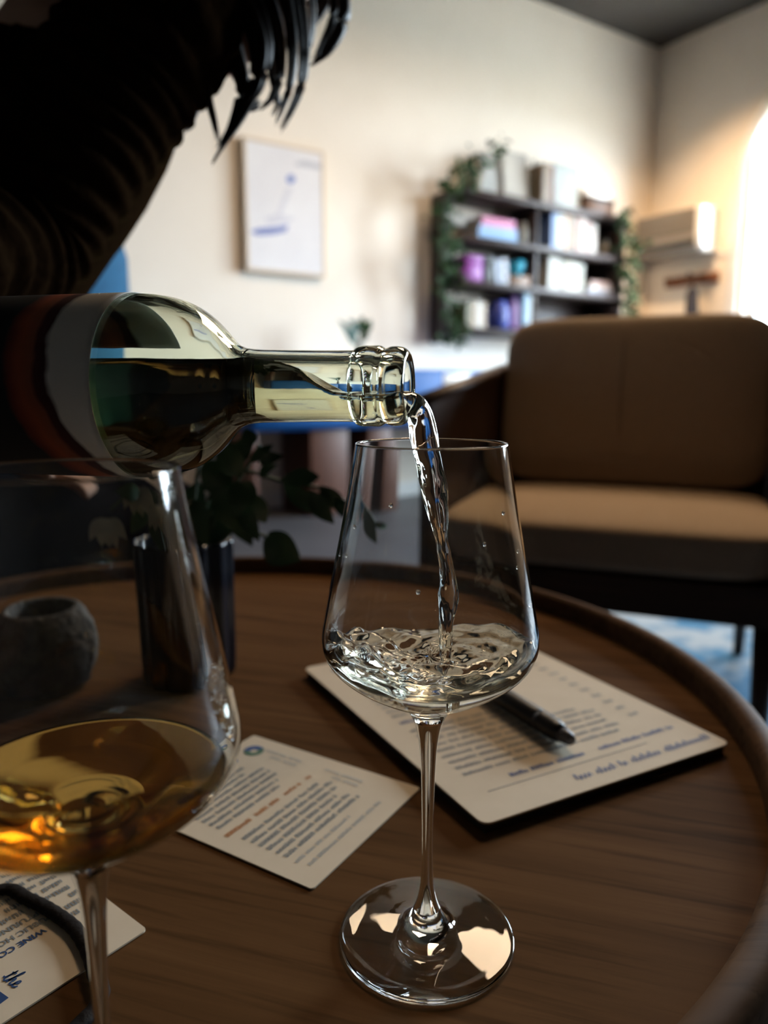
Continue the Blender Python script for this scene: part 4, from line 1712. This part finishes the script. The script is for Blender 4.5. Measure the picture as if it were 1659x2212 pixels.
# ------------------------------------------------------------------ picture on the wall
xa, z1 = on_back(524, 293, -.045)
xb, z0 = on_back(703, 600, -.045)
pc = empty('wall_picture', room((xa + xb) / 2, 0, (z0 + z1) / 2), PHI, 'pale framed canvas with soft blue marks hanging on the back wall', 'picture')
hw, hh = (xb - xa) / 2, (z1 - z0) / 2
fw = .016
bm = boxes((-hw, -.048, -hh, -hw + fw, -.001, hh), (hw - fw, -.048, -hh, hw, -.001, hh), (-hw + fw, -.048, hh - fw, hw - fw, -.001, hh), (-hw + fw, -.048, -hh, hw - fw, -.001, -hh + fw))
finish('frame', bm, 'canvas_edge', pc, smooth=False, bevel=.002)
finish('canvas', boxes((-hw + fw, -.046, -hh + fw, hw - fw, -.004, hh - fw)), 'canvas', pc, smooth=False)


def art(name, pts, m_):
    bm = bmesh.new()
    vs = []
    for (x, y) in pts:
        X_, Z_ = on_back(x, y, -.047)
        vs.append((X_ - (xa + xb) / 2, Z_ - (z0 + z1) / 2))
    lo = [bm.verts.new((x, -.0465, z)) for x, z in vs]
    hi = [bm.verts.new((x, -.0475, z)) for x, z in vs]
    n = len(vs)
    bm.faces.new(hi)
    for i in range(n):
        bm.faces.new((lo[i], lo[(i + 1) % n], hi[(i + 1) % n], hi[i]))
    return finish(name, bm, m_, pc, smooth=False)


art('painted_dot', [(628 + 9 * math.cos(a * .524), 387 + 9 * math.sin(a * .524)) for a in range(12)], col_mat('art_deep_blue', (.10, .16, .42)))
art('painted_bar', [(540, 500), (560, 493), (600, 490), (622, 486), (618, 500), (590, 506), (555, 508)], 'art_blue')
art('painted_stroke', [(638, 350), (660, 347), (696, 357), (698, 367), (670, 362), (640, 358)], 'art_grey')
art('painted_stroke', [(620, 405), (632, 405), (618, 440), (600, 480), (590, 482), (606, 440)], col_mat('art_pale', (.60, .59, .64)))
art('painted_stroke', [(570, 470), (600, 462), (640, 472), (620, 480), (580, 484)], col_mat('art_pale', (.60, .59, .64)))

# ------------------------------------------------------------------ bookshelf
BY = -.28
SHELF_Y = [(1005, 403), (1005, 506), (1005, 604), (1005, 706)]
bxl, _ = on_back(1000, 500, BY)
bxr, _ = on_back(1345, 500, BY)
SZ = [on_back(x, y, BY)[1] for x, y in SHELF_Y]
bs = empty('bookshelf', room(bxl, BY, 0), PHI, 'dark wooden wall bookshelf with four boards, hung with ivy', 'bookshelf')
BW = bxr - bxl
TB = .034
for z in SZ:
    rbox('shelf_board', (0, 0, z - TB, BW, .275, z), 'shelf_wood', bs, .003, 1)
dx_ = on_back(1168, 500, BY)[0] - bxl
zl, zh = SZ[3] - TB, SZ[0]
rbox('divider', (dx_ - .012, .03, SZ[3] + .0005, dx_ + .012, .265, SZ[0] - TB - .0005), 'shelf_wood', bs, .002, 1)
rbox('side_panel', (BW + .0005, 0, zl - .05, BW + .028, .275, zh), 'shelf_wood', bs, .003, 1)
rbox('side_panel', (-.0285, .14, zl - .05, -.0005, .275, zh), 'shelf_wood', bs, .003, 1)
for i in range(3):
    rbox('back_panel', (dx_ + .013, .266, SZ[i + 1] + .0005, BW - .0005, .274, SZ[i] - TB - .0005), 'shelf_wood', bs, .001, 1)


def shelf_x(px_, py_, off=BY + .06):
    return on_back(px_, py_, off)[0]


def item_box(px0, px1, ptop, shelf, off=.04):
    """local x-range and height of something standing on a shelf, from its pixel outline"""
    ym = SHELF_Y[shelf][1] - 40
    o_ = BY + off
    x0, x1 = on_back(px0, ym, o_)[0], on_back(px1, ym, o_)[0]
    z = on_back((px0 + px1) / 2, ptop, o_)[1] - SZ[shelf]
    if shelf > 0:
        z = min(z, SZ[shelf - 1] - TB - SZ[shelf] - .008)
    return x0, x1, max(z, .02)


def book(px0, px1, ptop, shelf, color, label, off=.04, depth=.16, lean=0.0, group=None):
    x0, x1, h_ = item_box(px0, px1, ptop, shelf, off)
    w_ = x1 - x0
    o = empty('book', room(x0, BY + off, SZ[shelf] + .001), PHI, label, 'book', group)
    cm = col_mat('cover_%d_%d_%d' % tuple(int(c * 100) for c in color), color, .5)
    th = .004
    rbox('cover', (0, 0, 0, th, depth, h_), cm, o, .0008, 1)
    bm = boxes((0, 0, 0, th, depth, h_), (w_ - th, 0, 0, w_, depth, h_), (th, 0, 0, w_ - th, th, h_))
    bpy.data.objects.remove(o.children[0])
    finish('cover', bm, cm, o, smooth=False, bevel=.0006)
    finish('pages', boxes((th + .0003, th + .0003, .003, w_ - th - .0003, depth - .004, h_ - .004)), 'pages', o, smooth=False)
    if lean:
        o.rotation_euler = (0, lean, PHI)
    return o


def flat_book(px0, px1, z0_, z1_, shelf, color, label, off=.05, depth=.17):
    x0, x1, _ = item_box(px0, px1, 300, shelf, off)
    o = empty('book', room(x0, BY + off, SZ[shelf] + z0_ + .001), PHI, label, 'book')
    cm = col_mat('cover_%d_%d_%d' % tuple(int(c * 100) for c in color), color, .5)
    h_, w_ = z1_ - z0_, x1 - x0
    th = .004
    finish('cover', boxes((0, 0, 0, w_, depth, th), (0, 0, h_ - th, w_, depth, h_), (0, 0, th, w_, th, h_ - th)), cm, o, smooth=False, bevel=.0006)
    finish('pages', boxes((.004, th + .0003, th + .0003, w_ - .004, depth - .004, h_ - th - .0003)), 'pages', o, smooth=False)
    return o


def frame_item(px0, px1, ptop, shelf, fcol, ccol, label, off=.10, tilt=.10, name='picture_frame', cat='picture frame'):
    x0, x1, h_ = item_box(px0, px1, ptop, shelf, off)
    w_ = x1 - x0
    o = empty(name, room(x0, BY + off, SZ[shelf] + .001), PHI, label, cat)
    fm = col_mat('frame_%d_%d_%d' % tuple(int(c * 100) for c in fcol), fcol, .5)
    b_ = .014
    finish('frame', boxes((0, 0, 0, b_, .016, h_), (w_ - b_, 0, 0, w_, .016, h_), (b_, 0, 0, w_ - b_, .016, b_), (b_, 0, h_ - b_, w_ - b_, .016, h_)), fm, o, smooth=False, bevel=.001)
    finish('print', boxes((b_, .004, b_, w_ - b_, .012, h_ - b_)), col_mat('print_%d_%d_%d' % tuple(int(c * 100) for c in ccol), ccol, .7), o, smooth=False)
    o.rotation_euler = (-tilt, 0, PHI)
    return o


def lidded_box(px0, px1, ptop, shelf, color, label, off=.04, depth=.16, name='storage_box', z_off=0.0, lid=None):
    x0, x1, h_ = item_box(px0, px1, ptop, shelf, off)
    h_ -= z_off
    w_ = x1 - x0
    o = empty(name, room(x0, BY + off, SZ[shelf] + z_off + .001), PHI, label, 'box')
    cm = col_mat('box_%d_%d_%d' % tuple(int(c * 100) for c in color), color, .5)
    lmt = cm if lid is None else col_mat('box_%d_%d_%d' % tuple(int(c * 100) for c in lid), lid, .5)
    rbox('box_body', (0.002, .002, 0, w_ - .002, depth - .002, h_ * .72), cm, o, .002, 1)
    rbox('lid', (0, 0, h_ * .72 + .0004, w_, depth, h_), lmt, o, .002, 1)
    return o


def pot_item(px0, px1, ptop, shelf, color, label, prof, name='jar', cat='jar', off=.10, mname=None):
    x0, x1, h_ = item_box(px0, px1, ptop, shelf, off)
    r_ = (x1 - x0) / 2
    o = empty(name, room((x0 + x1) / 2, BY + off, SZ[shelf] + .001), PHI, label, cat)
    bm = bmesh.new()
    lathe(bm, [(r * r_, z * h_) for r, z in prof], 28)
    finish('vessel', bm, col_mat('pot_%d_%d_%d' % tuple(int(c * 100) for c in color), color, .45), o)
    return o


JAR = [(0, 0), (.8, 0), (1, .12), (1, .7), (.75, .86), (.75, 1), (.6, 1), (.6, .86), (0, .84)]
BOWL_P = [(0, 0), (.45, 0), (.5, .1), (.9, .6), (1, 1), (.93, 1), (.82, .6), (.4, .2), (0, .18)]
# top board
frame_item(1042, 1096, 335, 0, (.80, .78, .74), (.74, .72, .68), 'white framed card on the top board beside the trailing ivy', off=.12)
frame_item(1092, 1145, 325, 0, (.78, .74, .68), (.80, .75, .68), 'wide cream framed print at the middle of the top board', off=.10)
pot_item(1149, 1158, 345, 0, (.24, .22, .15), 'slim olive bottle behind the cream print on the top board', [(0, 0), (.9, 0), (1, .1), (.9, .6), (.45, .75), (.45, 1), (.3, 1), (0, .98)], 'glass_bottle', 'bottle')
book(1174, 1188, 352, 0, (.46, .36, .26), 'tan upright book standing on the top board', group=None)
book(1189, 1199, 358, 0, (.30, .15, .07), 'brown narrow book standing on the top board')
frame_item(1203, 1258, 352, 0, (.82, .82, .80), (.76, .80, .78), 'white framed card with pale green drawing on the top board', off=.08)
lidded_box(1271, 1332, 428, 0, (.28, .16, .08), 'wooden box with a black lid at the right of the top board', lid=(.02, .02, .02))
x0, x1, h_ = item_box(1272, 1326, 400, 0)
hb = item_box(1271, 1332, 428, 0)[2]
wp = empty('paper_stack', room(x0, BY + .06, SZ[0] + hb + .002), PHI, 'white stack of paper on top of the wooden box', 'paper')
for k in range(4):
    rbox('paper_block', (.0 + .004 * (k % 2), .0, k * .012, x1 - x0 - .004 * (k % 2), .12, k * .012 + .0115), 'white_paint', wp, .001, 1)
# second board
flat_book(1034, 1120, 0.0, .045, 1, (.28, .48, .72), 'light blue flat book at the bottom of the second board pile')
flat_book(1036, 1118, .0455, .082, 1, (.40, .55, .80), 'pale blue flat book in the middle of the second board pile')
flat_book(1042, 1114, .0825, .130, 1, (.72, .26, .46), 'pink flat book topping the pile on the second board')
pot_item(1121, 1139, 482, 1, (.55, .53, .48), 'small pale stone jar left of the divider on the second board', JAR)
cols = [((.30, .42, .68), 'blue spined'), ((.74, .76, .80), 'white spined'), ((.80, .78, .72), 'ivory spined'), ((.66, .38, .20), 'orange spined'), ((.70, .62, .52), 'beige spined')]
xs_ = [1193, 1203, 1212, 1222, 1231, 1241]
for k in range(5):
    book(xs_[k], xs_[k + 1] - 1, 452 + 3 * (k % 3) + k * 2, 1, cols[k][0], cols[k][1] + ' tall book right of the divider on the second board')
cols = [((.70, .52, .46), 'salmon'), ((.80, .70, .64), 'pale pink'), ((.62, .44, .40), 'dusty rose'), ((.78, .74, .70), 'off-white')]
xs_ = [1246, 1258, 1269, 1280, 1292]
for k in range(4):
    book(xs_[k], xs_[k + 1] - 1, 466 + 6 * k, 1, cols[k][0], cols[k][1] + ' shorter book at the right of the second board')
pot_item(1299, 1315, 520, 1, (.35, .32, .26), 'small dark jar at the right end of the second board', JAR)
# third board
lidded_box(1004, 1044, 552, 2, (.42, .05, .46), 'bright purple box at the left of the third board')
lidded_box(1047, 1066, 553, 2, (.015, .015, .02), 'black box next to the purple box')
book(1074, 1084, 562, 2, (.62, .68, .80), 'pale blue leaning book on the third board', lean=-.12)
book(1089, 1100, 560, 2, (.70, .72, .78), 'white leaning book on the third board', lean=-.12)
lidded_box(1104, 1148, 596, 2, (.38, .25, .16), 'brown wooden box under the teal bowl')
hb = item_box(1104, 1148, 596, 2)[2]
x0, x1, h_ = item_box(1098, 1128, 566, 2, .11)
tb_ = empty('teal_bowl', room((x0 + x1) / 2 + .02, BY + .12, SZ[2] + hb + .002), PHI, 'teal bowl on the brown box of the third board', 'bowl')
bm = bmesh.new()
lathe(bm, [(r * (x1 - x0) * .48, z * max(.05, h_ - hb)) for r, z in BOWL_P], 32)
finish('vessel', bm, col_mat('teal_glaze', (.02, .26, .38), .35), tb_)
cols = [((.72, .71, .66), 'ivory'), ((.78, .77, .72), 'white'), ((.40, .36, .28), 'olive brown'), ((.74, .70, .58), 'cream'), ((.80, .78, .70), 'pale cream'), ((.55, .53, .46), 'grey beige')]
xs_ = [1186, 1198, 1211, 1222, 1236, 1252, 1264]
for k in range(6):
    book(xs_[k], xs_[k + 1] - 1, 556 + 3 * k, 2, cols[k][0], cols[k][1] + ' upright book right of the divider on the third board')
flat_book(1274, 1326, 0, .030, 2, (.50, .52, .62), 'grey blue flat book at the bottom of the right pile, third board')
flat_book(1276, 1324, .0305, .058, 2, (.78, .72, .68), 'cream flat book in the middle of the right pile, third board')
flat_book(1280, 1320, .0585, .088, 2, (.70, .52, .48), 'rose flat book topping the right pile, third board')
# fourth board
cols = [((.26, .24, .10), 'olive green'), ((.55, .40, .25), 'tan'), ((.78, .74, .68), 'cream white'), ((.60, .48, .36), 'light brown')]
xs_ = [1008, 1020, 1029, 1042, 1052]
for k in range(4):
    book(xs_[k], xs_[k + 1] - 1, 650 + 4 * (k % 2), 3, cols[k][0], cols[k][1] + ' upright book at the left of the lowest board')
pot_item(1057, 1094, 652, 3, (.08, .13, .50), 'deep blue jar on the lowest board', JAR)
pot_item(1096, 1117, 642, 3, (.52, .34, .62), 'lilac jar right of the deep blue jar on the lowest board', JAR)
book(1132, 1140, 628, 3, (.42, .62, .78), 'light blue tall book beside the divider on the lowest board')
book(1141, 1148, 630, 3, (.74, .78, .80), 'white tall book beside the divider on the lowest board')
g0 = None
for k in range(12):
    px_ = 1183 + 11 * k
    x0, x1, h_ = item_box(px_, px_ + 10, 676 - (k % 3) * 2, 3, .06)
    if g0 is None:
        g0 = empty('small_tumbler', (0, 0, 0), PHI, 'small pale tumbler in the row at the right of the lowest board', 'tumbler', 'tumblers on the lowest board')
        bm = bmesh.new()
        lathe(bm, [(0, 0), (.020, 0), (.024, .075), (.022, .075), (.0185, .006), (0, .006)], 20)
        finish('vessel', bm, col_mat('pale_pink_glaze', (.70, .62, .62), .4), g0)
        o = g0
    else:
        o = copy_tree(g0)
    o.location = room((x0 + x1) / 2, BY + .07, SZ[3] + .001)

# trailing ivy: leaves are parts, the vine a part
def ivy(name, label, pots, path_px, nl, off, spread, seed, size=.055, sxp=None):
    rg_ = random.Random(seed)
    pts = [Vector((*(on_back(x, y, off)),)) for x, y in path_px]
    base = room(pts[0].x, off, pts[0].y)
    o = empty(name, base, PHI, label, 'plant')
    bm = bmesh.new()
    pl = smoothpath([(p.x - pts[0].x, 0, p.y - pts[0].y) for p in pts], 8)
    tube(bm, pl, .004, 6)
    finish('vine', bm, 'stem', o)
    for k in range(nl):
        c_ = Vector(pl[rg_.randrange(len(pl))]) + Vector((rg_.gauss(0, spread), rg_.uniform(-.06, .03), rg_.gauss(0, spread * .8)))
        d_ = Vector((rg_.uniform(-1, 1), rg_.uniform(-.8, .2), rg_.uniform(-1.0, .5))).normalized() * size * rg_.uniform(.7, 1.3)
        bm = bmesh.new()
        leaf(bm, c_, c_ + d_, size * rg_.uniform(.65, .95), Vector((rg_.uniform(-.4, .4), -1, rg_.uniform(0, .8))), .1, 5, .6)
        finish('leaf', bm, 'leaf_ivy', o)
    return o


ivy('trailing_ivy', 'green ivy trailing down the left end of the bookshelf', None, [(1068, 325), (1040, 345), (1010, 372), (985, 395), (965, 430), (962, 500), (968, 560), (962, 620), (968, 690), (975, 730)], 190, BY - .03, .045, 11)
ivy('trailing_ivy', 'green ivy hanging down the right end of the bookshelf', None, [(1340, 462), (1352, 500), (1358, 540), (1352, 590), (1358, 640), (1352, 690)], 130, BY - .03, .040, 12)
# pots the ivy grows from
px0_ = on_back(1020, 380, BY + .10)[0]
pp_ = empty('plant_pot', room(px0_, BY + .10, SZ[0] + .001), PHI, 'pale ceramic pot at the left end of the top board behind ivy', 'pot')
bm = bmesh.new()
lathe(bm, [(0, 0), (.05, 0), (.065, .11), (.058, .11), (.05, .09), (0, .09)], 28)
finish('vessel', bm, col_mat('pot_tan', (.50, .42, .32), .6), pp_)

# ------------------------------------------------------------------ air conditioner on the right wall
ya, z_top = on_right(1518, 441, -.20)
_, z_bot = on_right(1515, 539, -.17)
ac = empty('air_conditioner', room(0, 0, z_bot), PHI, 'wall air conditioner with a white end and shade painted grey on its front, high on the right wall', 'air conditioner')
ah = z_top - z_bot
prof_ = [(-.001, 0), (-.15, 0), (-.185, .03), (-.20, .10), (-.20, ah - .02), (-.19, ah), (-.001, ah)]
bm = bmesh.new()
loft(bm, [[(x, y, z) for x, z in prof_] for y in (ya + .0455, -.03)], True)
finish('housing', bm, 'ac_shaded', ac, smooth=False, bevel=.003)
bm = bmesh.new()
loft(bm, [[(x * k - .001, y, z) for x, z in prof_] for y, k in ((ya, .98), (ya + .006, 1.012), (ya + .045, 1.012))], True)
finish('end_cap', bm, 'ac', ac, smooth=False)['label'] = 'white end cap facing the window'
bm = boxes((-.202, ya + .055, .040, -.186, -.06, .078))
finish('air_outlet', bm, 'ac_dark', ac, smooth=False)
bm = boxes((-.206, ya + .05, .125, -.2005, -.05, ah - .012))
finish('front_panel', bm, 'ac_panel_shaded', ac, smooth=False, bevel=.002)
bm = bmesh.new()
tube(bm, smoothpath([(-.03, ya + .004, .02), (-.02, ya - .08, -.02), (-.015, ya - .14, .05), (-.015, ya - .17, .22)], 8), .005, 8)
finish('power_cord', bm, 'ac', ac)

# peg rail with a dark umbrella
yb0, zr = on_right(1432, 612, -.05)
yb1, _ = on_right(1545, 600, -.05)
pg = empty('peg_rail', room(0, yb0, zr), PHI, 'orange-brown wooden peg rail on the right wall below the air conditioner', 'peg rail')
rbox('rail', (-.030, yb1 - yb0, -.035, -.0005, 0, .035), 'peg_wood', pg, .004, 2)
for k in (.12, .42, .64, .9):
    bm = bmesh.new()
    tube(bm, [(-.0305, (yb1 - yb0) * k, 0), (-.075, (yb1 - yb0) * k, .012), (-.085, (yb1 - yb0) * k, .016)], [.012, .012, .018], 12)
    finish('peg', bm, 'peg_wood', pg)
um = empty('hanging_umbrella', room(-.06, yb0 + (yb1 - yb0) * .64, zr), PHI, 'dark folded umbrella hanging from the peg rail', 'umbrella')
bm = bmesh.new()
tube(bm, [(-.02, 0, -.06), (-.02, 0, -.10), (-.01, .0, -.30), (.0, 0, -.62), (0, 0, -.70)], [.02, .040, .046, .022, .006], 14)
finish('folded_canopy', bm, col_mat('charcoal_cloth', (.03, .028, .034), .8), um)
bm = bmesh.new()
tube(bm, smoothpath([(-.02, 0, -.06), (-.026, 0, .0), (-.026, .014, .028), (-.026, .034, .040), (-.026, .044, .010)], 5), .008, 10)
finish('handle', bm, 'walnut', um)

# ------------------------------------------------------------------ vase of foliage on the table
VB = Vector((-.166, .612, TZ + .0004))
vs_o = empty('flower_vase', VB, 0, 'dark ribbed vase with leafy stems and pale flowers on the table', 'vase')
bm = bmesh.new()
rings = []
vh = .118
for z, rs in ((0, .93), (.004, .98), (.02, 1), (vh * .5, 1.0), (vh - .004, 1.02), (vh, 1.0), (vh - .001, .9), (vh * .5, .88), (.012, .86), (.012, .02)):
    ring = []
    for k in range(144):
        a = 2 * math.pi * k / 144
        r = .0365 * rs * (1 + .045 * math.cos(12 * a) * (1 if rs > .9 else .3))
        ring.append((r * math.cos(a), r * math.sin(a), z))
    rings.append(ring)
loft(bm, rings, True)
finish('vase_body', bm, 'vase', vs_o)


def vleaf(a, b, wpx, Y=.60, Y2=None, m_='leaf', curl=.12, nrm=None):
    Y2 = Y if Y2 is None else Y2
    p, q = ony(*a, Y) - VB, ony(*b, Y2) - VB
    bm = bmesh.new()
    leaf(bm, p, q, wpx * Y / F, nrm or Vector((rng.uniform(-.3, .3), -1, rng.uniform(.0, .6))), curl, 10)
    return finish('leaf', bm, m_, vs_o)


SPRAY = [((690, 1030), (600, 1040), 40), ((612, 1045), (690, 1108), 42), ((668, 1060), (722, 1132), 44), ((690, 1050), (748, 1100), 40), ((728, 1075), (742, 1120), 26), ((752, 1090), (760, 1128), 20), ((762, 1098), (800, 1172), 38), ((785, 1128), (826, 1138), 16),
         ((570, 1165), (650, 1212), 74), ((580, 1150), (648, 1200), 60),
         ((560, 1000), (612, 985), 30), ((545, 965), (530, 925), 34), ((560, 1030), (600, 1003), 24), ((540, 1000), (590, 960), 26), ((510, 1000), (545, 940), 44), ((480, 1010), (500, 950), 40), ((530, 1060), (575, 1130), 46), ((500, 1060), (545, 1180), 60), ((470, 1040), (520, 1150), 64), ((460, 1080), (480, 1190), 66), ((430, 1040), (400, 1140), 54), ((440, 990), (410, 940), 44), ((400, 1020), (350, 1000), 40), ((395, 1060), (330, 1090), 40), ((360, 1080), (300, 1150), 44), ((330, 1060), (260, 1060), 40), ((520, 1090), (560, 1170), 40), ((490, 1000), (440, 1060), 70), ((470, 960), (520, 1030), 60), ((450, 1010), (500, 1080), 66), ((420, 1080), (450, 1180), 66), ((380, 1090), (390, 1190), 60), ((545, 1040), (500, 1120), 60)]
for i, (a_, b_, w_) in enumerate(SPRAY):
    Y = .60 + (0 if i < 8 else rng.uniform(-.03, .04))
    vleaf(a_, b_, w_, Y, Y + rng.uniform(-.02, .02))
STEMS = [[(420, 1195), (450, 1080), (520, 1020), (610, 1040), (700, 1058), (760, 1095), (800, 1135)], [(430, 1195), (480, 1090), (540, 1000), (560, 960)], [(410, 1195), (420, 1080), (430, 1000)], [(400, 1195), (370, 1100), (300, 1070), (250, 1100)], [(430, 1195), (500, 1150), (580, 1160)], [(405, 1195), (400, 1120), (395, 1085)], [(420, 1195), (470, 1060), (500, 970)]]
for sp_ in STEMS:
    bm = bmesh.new()
    pts = [ony(x, y, .605) - VB for x, y in sp_]
    pts[0] = Vector((pts[0].x * .3, pts[0].y * .3, vh - .03))
    tube(bm, smoothpath([tuple(p) for p in pts], 6), .0016, 7)
    finish('stalk', bm, 'stem', vs_o)
for cx, cy_ in ((245, 1120), (395, 1085), (330, 1050)):
    c_ = ony(cx, cy_, .60) - VB
    bm = bmesh.new()
    for k in range(5):
        a = -1.57 + (k - 2) * .42 + rng.uniform(-.1, .1)
        leaf(bm, c_, c_ + Vector((math.cos(a) * .022, -.008 + .005 * (k % 3), math.sin(a) * .024)), .013, Vector((math.cos(a) * .6, -1, .1)), .22, 6)
    finish('flower', bm, 'petal', vs_o)['label'] = 'cream flower'

# ------------------------------------------------------------------ stone pot on the table
sp_o = empty('stone_pot', (-.287, .592, TZ + .0004), 0, 'squat rough grey stone pot with a dark opening, left on the table', 'pot')
bm = bmesh.new()
prof_ = smooth_prof([(.0005, .0002), (.032, .0), (.040, .006), (.0455, .022), (.0450, .042), (.038, .058), (.0315, .064), (.028, .063), (.0270, .055), (.030, .035), (.026, .012), (.0005, .010)], 4)
rings = lathe(bm, prof_, 72)
for v in bm.verts:
    r = math.hypot(v.co.x, v.co.y)
    if r > .030 and .002 < v.co.z:
        k = 1 + .035 * noise.noise(v.co * 140) + .02 * noise.noise(v.co * 300)
        v.co.x *= k
        v.co.y *= k
finish('pot_body', bm, 'stone', sp_o)
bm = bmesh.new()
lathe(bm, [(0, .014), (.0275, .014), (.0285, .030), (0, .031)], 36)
finish('dark_fill', bm, 'pot_inside', sp_o)  # near-black disc filling the pot's opening
